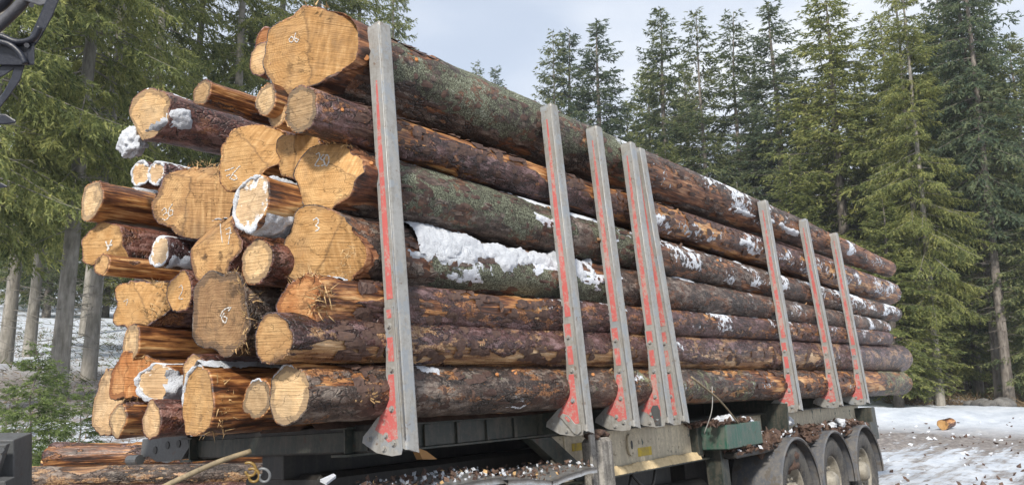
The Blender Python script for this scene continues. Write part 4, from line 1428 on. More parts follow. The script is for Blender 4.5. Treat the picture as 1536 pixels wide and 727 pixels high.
WU = [8.28, 9.54, 10.82]
RW = .525
for side in (0, 1):
    for u in WU:
        if side == 0:
            c = LF(u, .05, -.825)
            ax = VV
        else:
            c = LF(u, 2.45, -.825)
            ax = -VV
        wh = finish('wheel', bpy.data.meshes.new('wheel_axis'), None, TR, c)
        v_, f_ = lathe(c, [(.02, .0), (.02, .10), (.20, .10)], 16, ax)
        wh.data.from_pydata([tuple(np.array(x) - c) for x in v_], [], f_)
        wh.data.materials.append(M_BLACK)
        tyre = [(.055, .292), (.030, .300), (.012, .325), (.0, .37), (-.004, .41), (.002, .45), (.012, .475), (.020, .484), (.026, .500), (.040, .512),
                (.075, .522), (.078, .512), (.090, .512), (.093, .524), (.165, .526), (.168, .514), (.182, .514), (.185, .526), (.26, .524), (.263, .512), (.276, .512), (.279, .522), (.325, .512), (.34, .49), (.36, .42), (.35, .30), (.3, .292)]
        v_, f_ = lathe(c, tyre, 72, ax)
        to = mesh_np('tyre', np.array(v_), f_, M_TYRE, wh)
        bmesh_fix(to)
        lug = MB()
        for k in range(64):
            a = 2 * math.pi * k / 64
            a2 = a + .045
            pts = []
            for (lt, r_) in ((.008, .462), (.018, .49), (.040, .520)):
                for aa in (a, a2):
                    pts.append(c + ax * (lt - .004) + (UU * math.cos(aa) + WW * math.sin(aa)) * (r_ + .003))
            lug.add(pts, [(0, 1, 3, 2), (2, 3, 5, 4)])
        tag(lug.build('tread_shoulder', M_TYRE, wh), kind='stuff')
        rim = [(.052, .300), (.044, .297), (.040, .290), (.05, .280), (.075, .272), (.13, .262), (.15, .245), (.135, .20), (.11, .17), (.105, .14), (.12, .13)]
        v_, f_ = lathe(c, rim, 56, ax)
        ro = mesh_np('rim', np.array(v_), f_, M_RIM, wh)
        bmesh_fix(ro)
        v_, f_ = lathe(c, [(.12, .13), (.10, .128), (.03, .115), (.0, .09), (-.01, .05), (-.01, .0)], 28, ax)
        ho = mesh_np('hub', np.array(v_), f_, M_RIM, wh)
        bmesh_fix(ho)
        if side == 0:
            for k in range(10):
                a = 2 * math.pi * k / 10
                q = c + (UU * math.cos(a) + WW * math.sin(a)) * .165
                MB().tube([q + ax * .11, q + ax * .075], .016, 6).build('wheel_nut', M_RIM, wh)

# mudguards: quarter-round shells over each wheel
def fender(u, v0, v1):
    mb = MB()
    n = 26
    R1 = .60
    c = LF(u, 0, -.80)
    vs_, fs = [], []
    for i in range(n + 1):
        a = R(-8) + (math.pi + R(16)) * i / n
        dr = UU * math.cos(a) + WW * math.sin(a) * .93
        for (lt, r_) in ((v0, R1 - .035), (v0 - .012, R1 - .02), (v0, R1), (v1, R1), (v1, R1 - .012), (v0 + .02, R1 - .012)):
            vs_.append(c + VV * lt + dr * r_)
    for i in range(n):
        for j in range(6):
            fs.append((i * 6 + j, i * 6 + (j + 1) % 6, (i + 1) * 6 + (j + 1) % 6, (i + 1) * 6 + j))
    mb.add(vs_, fs).build('mudguard', M_FENDER, TR, smooth=False)


for u in WU:
    fender(u, .01, .52)
    fender(u, 2.0, 2.5)
MB().lbox(11.45, 11.75, .10, .5, -.42, -.24, .01).build('rear_bracket', M_FRAME, TR)
MB().lbox(11.7, 11.95, .12, .18, -.33, -.30, .006).build('rear_pin', M_GREY, TR)
MB().lbox(11.5, 11.8, .12, .5, -.80, -.66, .02).build('rear_bumper', M_GREY, TR)
MB().lbox(12.0, 12.2, .2, 2.3, -.5, -.05, .01).build('rear_beam', M_FRAME, TR)
MB().prism([LF(8.46, .12, .10), LF(8.46, .36, .12), LF(8.46, .52, -.2), LF(8.46, .14, -.2)], UU * .03).build('bolster_gusset', M_FRAME, TR)

# lashing rope and loose wire near the fifth stake
tag(MB().tube(smoothp([LF(5.95, -.03, .38), LF(6.5, -.01, .17), LF(7.15, .12, -.06)], 6), .009, 6).build('strap', M_TAN, None, smooth=True), 'thin tan cord running from the lowest log down to the green box', 'cord')
tag(MB().tube(smoothp([LF(6.35, -.02, .30), LF(6.33, .0, .1), LF(6.30, .08, -.09)], 6), .004, 6).build('wire', M_STEEL, None, smooth=True), 'thin pale wire hanging beside the fifth stake', 'wire')
tag(MB().tube(smoothp([at_d(232, 736, 3.7), at_d(280, 713, 3.8), at_d(328, 692, 3.9), at_d(376, 676, 4.0)], 8), [.014] * 25, 10).build('branch', M_TAN, None, smooth=True), 'long bare tan branch slanting under the front bolster', 'branch')
for k, (m_, x0, y0) in enumerate(((M_YHOSE, 375, 703), (M_YHOSE, 380, 712), (M_GHOSE, 396, 712))):
    pts = [at_d(x0 + 9 * math.cos(a) + a * .8, y0 + 9 * math.sin(a) + a * .6, 3.7) for a in np.linspace(-2.2, 3.0 + k * .3, 18)]
    tag(MB().tube(pts, .007, 8).build('air_coil', m_, None, smooth=True), ('upper yellow air hose coil under the front bolster', 'lower yellow air hose coil under the front bolster', 'grey air hose coil under the front bolster')[k], 'hose', 'air hose coils')

# tractor end underneath: mudguard sheets with snow and bark litter
TK = empty('timber_truck', LF(3.5, 1.0, -1.2), 'rear of the dark timber truck under the front of the trailer', 'truck')
MB().lbox(3.0, 4.1, .7, 1.6, -.75, -.22, .03).build('chassis', M_BLACK, TK)
MB().lbox(2.3, 4.6, .35, .75, -.52, -.36, .02).build('deck', M_BLACK, TK)


def sheet(u0, u1, v0, v1, w0, w1, seed):
    n1, n2 = 30, 10
    S_, T_ = np.meshgrid(np.linspace(0, 1, n1), np.linspace(0, 1, n2), indexing='ij')
    ww_ = w0 + (w1 - w0) * S_ + .010 * np.sin(S_ * math.pi) + .012 * (fbm(np.stack([S_ * 5, T_ * 3, S_ * 0], -1), 3, seed) - .5) + T_ * .03
    V = O0 + (u0 + (u1 - u0) * S_)[..., None] * UU + (v0 + (v1 - v0) * T_)[..., None] * VV + ww_[..., None] * WW
    V2 = V - WW * .03 * (T_[..., None] < .01) - WW * .004
    idx = np.arange(n1 * n2).reshape(n1, n2)
    F = np.stack([idx[:-1, :-1], idx[1:, :-1], idx[1:, 1:], idx[:-1, 1:]], -1).reshape(-1, 4)
    F2 = F[:, ::-1] + n1 * n2
    e_ = [(idx[i, 0], idx[i + 1, 0], idx[i + 1, 0] + n1 * n2, idx[i, 0] + n1 * n2) for i in range(n1 - 1)]
    return mesh_np('mudguard_sheet', np.vstack([V.reshape(-1, 3), V2.reshape(-1, 3)]), np.vstack([F, F2, np.array(e_)]), M_SHEET, TK), V


_, sA = sheet(2.65, 3.60, .06, .5, -.205, -.185, 3)
_, sB = sheet(3.56, 3.98, .02, .5, -.20, -.245, 4)
_, sC = sheet(3.99, 4.5, .02, .5, -.25, -.21, 5)


def litter(name, pts_fn, n, seed, mat, size, label, cat='debris', flat_=.25):
    rg = np.random.default_rng(seed)
    V, F = [], []
    for _ in range(n):
        p = pts_fn(rg)
        sz = size * rg.uniform(.4, 1.6)
        a = rg.normal(0, 1, 3)
        a /= np.linalg.norm(a)
        b = np.cross(a, rg.normal(0, 1, 3))
        b /= np.linalg.norm(b)
        c = np.cross(a, b)
        m0 = len(V)
        for q in ((1, 0, 0), (.3, .6, .2), (-.9, .2, 0), (-.2, -.6, .1), (0, 0, flat_), (0, 0, -flat_)):
            V.append(p + (a * q[0] + b * q[1] + c * q[2]) * sz)
        for q in ((0, 1, 4), (1, 2, 4), (2, 3, 4), (3, 0, 4), (1, 0, 5), (2, 1, 5), (3, 2, 5), (0, 3, 5)):
            F.append([m0 + t for t in q])
    return tag(mesh_np(name, np.array(V), np.array(F), mat, smooth=False), label, cat, kind='stuff')


def on_sheets(rg):
    S3 = (sA, sA, sB, sC)[rg.integers(4)]
    i, j = rg.integers(S3.shape[0]), rg.integers(1, S3.shape[1])
    return S3[i, j] + WW * rg.uniform(.0, .03) + rg.normal(0, .01, 3)


litter('bark_litter', on_sheets, 260, 4, M_CHIP, .020, 'bark crumbs strewn over the silver mudguard sheets')
litter('wood_chips', on_sheets, 30, 5, M_CHIPW, .016, 'pale wood chips strewn over the silver mudguard sheets')
litter('snow_crumbs', on_sheets, 130, 6, M_SNOW, .015, 'snow crumbs on the silver mudguard sheets', 'snow', .6)


def on_axles(rg):
    u = rg.uniform(7.0, 11.4)
    near_w = min(abs(u - q) for q in WU)
    top = -.8 + .6 * .93 * math.sqrt(max(0, 1 - (near_w / .62) ** 2))
    return LF(u, rg.uniform(.08, .6), max(top, -.32) + rg.uniform(0, .07))


litter('bark_litter', on_axles, 1500, 7, M_CHIP, .045, 'bark litter heaped between the stakes and the rear mudguards')
litter('snow_crumbs', on_axles, 200, 8, M_SNOW, .035, 'snow crumbs among the bark on the rear mudguards', 'snow', .6)
litter('bark_litter', lambda rg: LF(rg.uniform(6.62, 7.6), rg.uniform(.11, .5), -.045 + rg.uniform(0, .04)), 260, 17, M_CHIP, .03, 'bark litter on the lid of the green box')
MB().lbox(7.0, 11.6, .12, .7, -.36, -.30, .01).build('guard_deck', M_BLACK, TR)
for k, (px, py, r_) in enumerate(((1092, 628, .06), (1078, 630, .045), (1118, 632, .065), (1182, 631, .06), (1248, 638, .05), (1260, 634, .07))):
    q = on_v(px, py, .2)
    lump('snow_lump', q, (r_ * 1.3, r_, r_ * .75), 40 + k, M_SNOW,
         ('pointed snow lump on the green box, left of three', 'small snow lump at the left edge of the green box', 'flat snow lump on the right of the green box', 'snow lump by the foot of the sixth stake', 'small snow lump before the last mudguard', 'bigger snow lump before the last mudguard')[k], 'snow', rough=.7, n=16, fq=2.4)
MB()
lump('mud_heap', LF(8.28, .28, -.42), (.42, .24, .22), 61, M_CHIP, 'dark heap of bark on the first rear mudguard', 'debris', rough=.5, n=22, fq=3)
tag(MB().prism([at_d(480, 722, 3.75), at_d(500, 713, 3.8), at_d(504, 716, 3.8), at_d(490, 727, 3.7)], (0, 0, .012)).build('broken_stick', M_SNOW), 'snowy stick end under the front bolster', 'stick')
q0 = at_d(626, 676, 4.3)
tag(MB().prism([at_d(626, 671, 4.25), at_d(640, 676, 4.3), at_d(656, 688, 4.35), at_d(634, 688, 4.3)], (.03, .08, -.01)).build('wood_wedge', M_FACE['ochre2']), 'split wood wedge behind the foot of the first stake', 'wood')

# ------------------------------------------------------------------ loader grapple, top left, and steel corner, bottom left
GD = 3.6
GR = empty('timber_grapple', at_d(20, 80, GD), 'dark navy loader grapple with hoses hanging in at the top left', 'grapple')
MB().tube(smoothp([at_d(-30, 60, GD), at_d(0, 37, GD), at_d(30, 8, GD), at_d(52, -20, GD)], 6), .026, 14).build('hydraulic_cylinder', M_HOSEG, GR, smooth=True)
MB().tube(smoothp([at_d(-30, 22, GD), at_d(2, 6, GD), at_d(20, -20, GD)], 6), .03, 14).build('rotator', M_NAVY, GR, smooth=True)


def bar(pts, wd, th, name, mat=M_NAVY, dd=GD, parent=GR):
    """flat bar through picture points, given width and thickness in metres"""
    P = [at_d(x, y, dd) for x, y in pts]
    mb = MB()
    n = len(P)
    L1, L2 = [], []
    for i in range(n):
        t = P[min(i + 1, n - 1)] - P[max(i - 1, 0)]
        t /= np.linalg.norm(t)
        sd_ = np.cross(t, FW)
        sd_ /= np.linalg.norm(sd_)
        wi = wd[i] if hasattr(wd, '__len__') else wd
        L1.append(P[i] + sd_ * wi / 2)
        L2.append(P[i] - sd_ * wi / 2)
    poly = L1 + L2[::-1]
    dv = P[n // 2] - EYE
    dv /= np.linalg.norm(dv)
    return mb.prism([p - dv * th / 2 for p in poly], dv * th).build(name, mat, parent, bev=.006)


bar([(84, -12), (70, 22), (55, 52), (46, 66)], [.055, .058, .05, .045], .08, 'grapple_frame')
bar([(40, -6), (60, 2), (78, -4)], [.05, .045, .05], .07, 'cross_piece', M_HOSEG)
bar([(-20, 78), (20, 80), (48, 82)], [.12, .115, .10], .10, 'grapple_head')
bar([(46, 62), (46, 98)], .035, .13, 'head_flange')
bar([(30, 94), (24, 118), (12, 138), (-8, 165)], [.05, .045, .035, .03], .05, 'tong')
bar([(-20, 118), (4, 106), (24, 92)], [.04, .05, .05], .05, 'tong')
bar([(-20, 178), (8, 179), (24, 183)], [.055, .05, .012], .05, 'tong_tip')
bar([(-20, 277), (2, 278), (11, 280)], [.03, .025, .008], .04, 'tong_tip')
MB().tube(smoothp([at_d(-20, 50, GD - .06), at_d(4, 55, GD - .06), at_d(26, 63, GD - .06), at_d(50, 58, GD - .06), at_d(60, 40, GD - .06)], 6), .014, 10).build('hose', M_NAVY, GR, smooth=True)
MB().tube(smoothp([at_d(-20, 60, GD - .07), at_d(12, 66, GD - .07), at_d(30, 80, GD - .07), at_d(38, 96, GD - .07)], 6), .013, 10).build('hose', M_NAVY, GR, smooth=True)
for x, y in ((47, 8), (40, 68)):
    MB().tube([at_d(x, y, GD - .05), at_d(x, y, GD - .07)], .012, 6).build('bolt', M_HOSEG, GR)

CR = empty('steel_corner_post', at_d(20, 727, 3.0), 'grey steel corner bracket of the truck at the bottom left edge', 'bracket')
a_ = [at_d(-60, 664, 3.0), at_d(8, 664, 3.0), at_d(8, 790, 3.0), at_d(-60, 790, 3.0)]
MB().prism([p + FW * .05 for p in a_], FW * .12).build('post', M_GREY, CR, bev=.005)
MB().prism([at_d(-60, 668, 2.98), at_d(10, 666, 2.98), at_d(-14, 735, 2.98)], FW * .025).build('gusset', M_GREY, CR, bev=.003)
MB().tube([at_d(1, 674, 2.97), at_d(1, 674, 2.945)], .013, 6).build('bolt', M_GREY, CR)
MB().prism([at_d(-60, 720, 2.95), at_d(8, 721, 2.95), at_d(8, 790, 2.95), at_d(-60, 790, 2.95)], FW * .06).build('foot', M_GREY, CR, bev=.004)

# ------------------------------------------------------------------ log pile on the ground at the left
for n_, (x0, y0, x1, y1, b, dd, lab, style) in enumerate((
        (78, 684, 420, 676, 19, 7.6, 'brown log on the ground pile left of the trailer, pale round end', 'orange'),
        (40, 716, 520, 706, 15, 7.0, 'lower grey-barked log of the ground pile with peeled spots', 'grey'),
        (68, 692, 300, 688, 9, 8.0, 'small log end behind the brown log on the ground pile', 'orange'),
        (36, 745, 520, 735, 16, 6.9, 'bottom log of the ground pile, cut by the picture edge', 'purple'))):
    p, q = at_d(x0, y0, dd), at_d(x1, y1, dd + .35)
    q = p + (q - p) * 1.7
    r_ = b * dd / FOC
    make_log('GL%d' % n_, lab, p, q, r_ * .93, r_ * .88, style, 'pale' if n_ else 'pale_ring', seed=300 + n_, nseg=40, ds0=.03, ds1=.06, fine=3, flare=.04, lobes=.03, k=-.35,
             base=-.12 if n_ == 0 else .12, amp=.22, group='logs piled on the ground', snow=-1.2, bark_thick=.008, lich=-.6 if n_ == 1 else -1.4)

# ------------------------------------------------------------------ trees
def spruce_mesh(H, Rad, cb, seed, trk=.0125, dens=1.0, droop=.6, twig=1.0, needle=.17, sparse=0.0, pend=.7):
    """returns (trunk verts, faces), (crown verts, faces, tone)"""
    rg = np.random.default_rng(seed)
    r0 = trk * H
    tb = MB()
    n = 12
    pts = [np.array([.06 * math.sin(i * .9 + seed) * i / n, .06 * math.cos(i * 1.1 + seed) * i / n, H * i / n]) for i in range(n + 1)]
    tb.tube([np.array([0, 0, -1.2])] + pts, [r0 * 1.35] + [max(.012, r0 * (1.15 if i == 0 else 1) * (1 - i / n) ** .8) for i in range(n + 1)], 12)
    V, F, Tn = [], [], []
    bb = MB()
    h = cb
    while h < H * .992:
        t = (h - cb) / (H - cb)
        # lobed envelope: widest about a fifth of the way up
        env = (min(1, .55 + t * 3.2)) * (1 - t) ** .72 * (1 + .0 * t) + .035
        nb = max(3, int(round((5.6 - 2.0 * t) * dens)))
        for _ in range(nb):
            if rg.random() < sparse:
                continue
            Lb = Rad * env * rg.uniform(.62, 1.16)
            a = rg.uniform(0, 2 * math.pi)
            hz = np.array([math.cos(a), math.sin(a), 0])
            e0 = (-.38 * droop + .95 * t ** 1.6) + rg.normal(0, .07)
            up_ = .22 * Lb * (1 - t)
            q = np.linspace(0, 1, 6)
            hh_ = h + rg.uniform(-.18, .18)
            ax = np.array([pts[0][0], pts[0][1], 0]) * 0 + hz * 0
            P = [np.array([0, 0, hh_]) + hz * (Lb * x) + np.array([0, 0, Lb * e0 * x - droop * .35 * Lb * x * x * (1 - t) + up_ * x ** 3]) for x in q]
            bb.tube(P, [max(.006, .011 * Lb * (1 - x * .9)) for x in q], 3, cap=False)
            Pn = np.array(P)
            m = max(5, int(Lb * 9 * twig * (1.0 if t < .9 else .8)) + 3)
            x = rg.uniform(.12 if t > .4 else .22, 1.0, m)
            x[-1] = 1.0
            xi = x * 5
            i0 = np.minimum(xi.astype(int), 4)
            st = Pn[i0] * (1 - (xi - i0))[:, None] + Pn[i0 + 1] * (xi - i0)[:, None]
            side = np.array([-hz[1], hz[0], 0])
            sg = rg.choice([-1, 1], m)
            tl = (.16 + .40 * Lb * (1 - x) ** .7 * rg.uniform(.5, 1.1, m))
            tl = np.minimum(tl, 1.0)
            pd = pend * rg.uniform(.2, 1.3, m) * (1 - .75 * t)
            dr = side[None] * (sg * rg.uniform(.5, 1.0, m))[:, None] + hz[None] * rg.uniform(.35, .9, m)[:, None] + np.array([0, 0, -1.0])[None] * pd[:, None]
            dr[-1] = hz + np.array([0, 0, .1])
            dr /= np.linalg.norm(dr, axis=1)[:, None]
            k = np.maximum(4, (tl / needle * 3.4).astype(int))
            rep = np.repeat(np.arange(m), k)
            pos = rg.uniform(0, 1, len(rep))
            base_ = st[rep] + dr[rep] * (tl[rep] * pos)[:, None] + np.array([0, 0, -1])[None] * (tl[rep] * pos ** 2 * .25 * (1 - t))[:, None]
            nd = dr[rep] + rg.normal(0, .55, (len(rep), 3)) + np.array([0, 0, -.25 * pend])
            nd /= np.linalg.norm(nd, axis=1)[:, None]
            wd = np.cross(nd, rg.normal(0, 1, (len(rep), 3)))
            wd /= np.linalg.norm(wd, axis=1)[:, None] + 1e-9
            ln = needle * rg.uniform(.6, 1.35, len(rep))
            ww_ = needle * .17 * rg.uniform(.7, 1.3, len(rep))
            v0 = base_ - wd * ww_[:, None]
            v1 = base_ + wd * ww_[:, None]
            v2 = base_ + nd * ln[:, None]
            V.append(np.stack([v0, v1, v2], 1).reshape(-1, 3))
            tw = rg.uniform(0, 1, m)
            Tn.append(np.repeat(np.clip(tw[rep] * .75 + rg.uniform(0, .25, len(rep)), 0, 1), 3))
        h += rg.uniform(.22, .42) * (1.15 - .5 * t) / max(.6, dens)
    V = np.vstack(V)
    Tn = np.concatenate(Tn)
    F = np.arange(len(V)).reshape(-1, 3)
    # trunk carries the limbs
    return tb, bb, V, F, Tn


def dead_twigs(tb, H0, H1, n, seed, ln=1.2, r=.011):
    rg = np.random.default_rng(seed)
    for _ in range(n):
        h = rg.uniform(H0, H1)
        a = rg.uniform(0, 6.28)
        l = ln * rg.uniform(.3, 1.2)
        p0 = np.array([0, 0, h])
        d0 = np.array([math.cos(a), math.sin(a), rg.uniform(-.25, .1)])
        sd_ = np.array([-math.sin(a), math.cos(a), 0])
        p1 = p0 + d0 * l * .5 + sd_ * l * rg.normal(0, .06)
        p2 = p0 + d0 * l + sd_ * l * rg.normal(0, .15) + np.array([0, 0, l * rg.uniform(-.25, .1)])
        tb.tube([p0, p1, p2], [r, r * .7, r * .3], 4, cap=False)
        for k in range(3):
            q = p0 * (1 - .3 * k - .3) + p2 * (.3 * k + .3)
            tb.tube([q, q + sd_ * rg.normal(0, .3) * l + d0 * .2 * l + np.array([0, 0, rg.normal(-.05, .08)]) * l], [r * .5, r * .2], 3, cap=False)


VAR = {}


def variant(key, leaf, trunk, dead=None, **kw):
    tb, bb, V, F, Tn = spruce_mesh(**kw)
    if dead:
        dead_twigs(tb, *dead)
    n0 = len(tb.v)
    tb.v += bb.v
    tb.f += [tuple(i + n0 for i in q) for q in bb.f]
    tm = bpy.data.meshes.new('trunk_' + key)
    tm.from_pydata(tb.v, [], tb.f)
    tm.polygons.foreach_set('use_smooth', [True] * len(tm.polygons))
    tm.materials.append(trunk)
    cm = bpy.data.meshes.new('crown_' + key)
    cm.vertices.add(len(V))
    cm.vertices.foreach_set('co', V.astype(np.float32).ravel())
    cm.loops.add(len(V))
    cm.loops.foreach_set('vertex_index', F.astype(np.int32).ravel())
    cm.polygons.add(len(F))
    cm.polygons.foreach_set('loop_start', np.arange(0, len(V), 3, dtype=np.int32))
    cm.polygons.foreach_set('loop_total', np.full(len(F), 3, dtype=np.int32))
    cm.update(calc_edges=True)
    at = cm.attributes.new('tone', 'FLOAT', 'POINT')
    at.data.foreach_set('value', Tn.astype(np.float32))
    cm.materials.append(leaf)
    VAR[key] = (tm, cm, kw['H'], len(F))


variant('dense', M_LEAF, M_TRUNK, H=26, Rad=4.2, cb=2.0, seed=3, dens=1.0, droop=.9, needle=.22, twig=.85, pend=1.0)
variant('full', M_LEAFY, M_TRUNK, H=25, Rad=4.6, cb=2.5, seed=8, dens=1.05, droop=1.0, needle=.23, twig=.85, pend=1.25)
variant('slim', M_LEAFB, M_TRUNK, H=25, Rad=3.7, cb=4.0, seed=13, dens=1.1, droop=.8, needle=.21, twig=.9, sparse=.12, pend=.9)
variant('thin', M_LEAF, M_TRUNK, H=24, trk=.008, Rad=3.5, cb=4.0, seed=21, dens=.95, droop=.9, needle=.20, twig=.9, sparse=.15, pend=.9)
variant('lank', M_LEAFY, M_TRUNKL, dead=(1.0, 8.0, 46, 5, 1.3, .014), H=27, trk=.0085, Rad=3.6, cb=4.6, seed=34, dens=.85, droop=1.1, needle=.13, twig=2.0, sparse=.18, pend=1.3)
variant('lank2', M_LEAFY, M_TRUNKL, dead=(1.0, 7.0, 36, 9, 1.2, .013), H=25, trk=.0085, Rad=3.3, cb=4.4, seed=55, dens=.85, droop=1.0, needle=.13, twig=2.0, sparse=.20, pend=1.2)
variant('stem', M_LEAFB, M_TRUNK, dead=(2.0, 9.0, 30, 19, 1.4, .015), H=26, trk=.009, Rad=3.0, cb=8.2, seed=77, dens=1.0, droop=1.1, needle=.2, twig=.9, sparse=.12, pend=1.0)
variant('young', M_LEAFN, M_TRUNK, H=2.6, Rad=.85, cb=.1, seed=61, dens=1.25, droop=.1, needle=.065, twig=3.6, pend=.25)
print('tree tris', {k: v[3] for k, v in VAR.items()})


def tree(key, px, dist, hgt, label, group, rot=None, name='spruce_tree', dz=0.0, lean=(0, 0), wide=1.0, cat='tree', az=None):
    """dist metres from the viewer along the ground, in the direction of picture column px"""
    a = AZ - math.atan2(px - 768, 1167)
    dg = dist
    x, y = dg * math.cos(a), dg * math.sin(a)
    z = float(ground_h(x, y)) + dz
    tm, cm, H, _ = VAR[key]
    e = empty(name, (x, y, z), label, cat, group)
    s_ = hgt / H
    e.scale = (s_ * wide, s_ * wide, s_)
    e.rotation_euler = (lean[0], lean[1], random.uniform(0, 6.28) if rot is None else rot)
    for nm, me in (('trunk', tm), ('crown', cm)):
        o = bpy.data.objects.new(nm, me)
        C.objects.link(o)
        o.parent = e
    return e


def top_h(py, px, dist):
    """height above the eye line datum of a point seen at row py on a vertical line at that distance"""
    d = ray(px, py)
    return EYE[2] + d[2] / math.hypot(d[0], d[1]) * dist


GR1 = 'spruces at the right edge of the clearing'
right = [('thin', 833, 48, 52, .95, 'thin spruce with a bare pointed top, left of the trio above the top log'), ('slim', 863, 42, 53, 1.0, 'middle spruce of the trio above the top log'),
         ('slim', 900, 30, 51, 1.15, 'tallest spruce of the trio above the top log'), ('dense', 1011, 10, 50, 1.0, 'broad spruce with a lone spire right of the trio'),
         ('thin', 1078, 12, 47, 1.15, 'pale-trunked thin spruce standing between spires, left one'), ('thin', 1120, 13, 49, 1.2, 'pale-trunked thin spruce standing between spires, right one'),
         ('slim', 1194, -4, 47, 1.2, 'dark slender spruce left of the widest spruce'), ('full', 1283, -30, 44, 1.25, 'widest spruce with yellowish drooping boughs behind the last stakes'),
         ('full', 1368, 12, 46, 1.1, 'dense spruce whose pointed top stands right of the widest one'), ('thin', 1443, 10, 45, 1.1, 'airy spruce top at the right, left of a pair'),
         ('thin', 1466, -6, 44, 1.2, 'airy tall spruce at the right, right of a pair'), ('full', 1505, 60, 47, 1.1, 'bluish spruce near the right edge'),
         ('dense', 1565, 40, 40, 1.0, 'bluish spruce cut by the right edge')]
for (key, px, py, dist, wd, lab) in right:
    a = AZ - math.atan2(px - 768, 1167)
    z = float(ground_h(dist * math.cos(a), dist * math.sin(a)))
    tree(key, px, dist, top_h(py, px, dist) - z, lab, GR1, wide=wd * 1.12, lean=(random.gauss(0, .01), random.gauss(0, .01)))
# second rank, lower and further, closing the gaps
GR2 = 'spruces in the second rank of the wood'
L2 = ['behind the gap right of the trio', 'left of the broad spruce with a lone spire', 'right behind the broad spruce with a lone spire', 'between the thin pair and the dark slender spruce', 'between the dark slender spruce and the widest spruce', 'just right of the widest spruce', 'between the dense pointed spruce and the airy one', 'behind the airy spruce of the right pair', 'between the airy pair and the bluish spruce', 'beside the bluish spruce at the right edge', 'low behind the tallest of the trio', 'low between the thin pair of spruces', 'low behind the dark slender spruce', 'low behind the widest spruce', 'low left of the dense pointed spruce', 'tall at the extreme right edge', 'low behind the airy pair', 'low above the two grey trunks', 'low under the bluish spruce', 'lowest behind the sixth stake', 'lowest behind the broad spruce with a lone spire']
k_ = 0
for (px, py, dist) in ((950, 150, 60), (985, 100, 58), (1045, 95, 56), (1150, 100, 55), (1235, 120, 54), (1325, 90, 56), (1400, 110, 56), (1425, 140, 60), (1490, 110, 58), (1540, 90, 55), (920, 210, 56), (1100, 200, 60), (1180, 200, 62), (1270, 200, 64), (1345, 170, 52), (1600, 60, 50), (1450, 230, 66), (1380, 250, 70), (1520, 240, 70), (1210, 260, 70), (1060, 240, 66)):
    k_ += 1
    a = AZ - math.atan2(px - 768, 1167)
    z = float(ground_h(dist * math.cos(a), dist * math.sin(a)))
    tree(('dense', 'slim', 'full')[k_ % 3], px, dist, top_h(py, px, dist) - z, 'second-rank green spruce ' + L2[k_ - 1], GR2, wide=1.1)
# lower boughs in front: medium spruces by the clearing at right
for (key, px, py, dist, wd, lab) in (('full', 1205, 235, 41, 1.5, 'bushy yellow-green spruce behind the seventh stake'), ('full', 1345, 290, 37, 1.7, 'drooping spruce just beyond the log tips'),
                                     ('dense', 1120, 270, 42, 1.4, 'low bushy spruce behind the sixth stake'), ('full', 1425, 250, 44, 1.5, 'spruce with hanging boughs above two grey trunks'), ('full', 1010, 215, 46, 1.4, 'bushy spruce showing over the fifth stake'),
                                     ('full', 1480, 290, 52, 1.2, 'shaded spruce behind the pair of tall trunks')):
    a = AZ - math.atan2(px - 768, 1167)
    z = float(ground_h(dist * math.cos(a), dist * math.sin(a)))
    tree(key, px, dist, top_h(py, px, dist) - z, lab, 'bushy spruces along the clearing', wide=wd)
# far treetops on the skyline
for (px, py, dist, lab) in ((712, 93, 95, 'tiny distant treetop above the thick log, left one'), (742, 100, 93, 'tiny distant treetop above the thick log, right one')):
    a = AZ - math.atan2(px - 768, 1167)
    z = float(ground_h(dist * math.cos(a), dist * math.sin(a)))
    tree('thin' if px == 712 else 'slim', px, dist, top_h(py, px, dist) - z, lab, 'distant treetops', wide=.9)

# bare tall trunks at the right
for (px, dist, lab) in ((1393, 38.5, 'left grey trunk of the pair by the snow bank'), (1407, 38, 'right grey trunk of the pair by the snow bank'), (1497, 40, 'tall dark trunk near the right edge, left of two'), (1510, 39, 'tall dark trunk near the right edge, right of two'),
                        (1462, 46, 'slim trunk between the trunk pairs'), (1440, 58, 'thin far trunk in the gap of the wood'), (1530, 52, 'thin trunk at the right frame edge')):
    tree('lank' if px < 1410 else 'stem', px, dist, 22 if px < 1410 else 25, lab, 'bare-stemmed spruces at the right', wide=.95 if dist < 45 else .8)

# left wall of trees
GL_ = 'tall spruces on the slope behind the trailer'
left = [('lank', 88, 24, 28, 1.05, 'thickest grey trunk on the left slope'), ('lank2', 133, 27, 27, 1.0, 'slanting pale trunk beside the thickest one'), ('lank2', 40, 33, 26, 1.0, 'slim trunk left of the thickest one'),
        ('lank', 5, 30, 27, 1.0, 'slim trunk at the left frame edge'), ('lank', 120, 42, 27, 1.0, 'dark trunk behind the slanting one'), ('lank2', 200, 32, 27, 1.15, 'spruce rising behind the upper left logs'),
        ('lank', 262, 36, 29, 1.1, 'spruce with dense boughs behind the snowy pair of butts'), ('lank2', 330, 34, 28, 1.2, 'spruce with pendulous boughs left of the thickest log'), ('lank', 395, 40, 31, 1.2, 'dark spruce behind the smallest top logs'),
        ('lank2', 455, 44, 33, 1.2, 'spruce behind the butt of the thickest log'), ('lank', 520, 46, 33, 1.15, 'spruce above the first stake'), ('lank2', 575, 48, 31.5, .95, 'last spruce of the left group against the sky'),
        ('lank2', -60, 22, 26, 1.1, 'spruce just outside the left frame edge'), ]
for (key, px, dist, hgt, wd, lab) in left:
    tree(key, px, dist, hgt, lab, GL_, wide=wd * .9, lean=(0, 0))
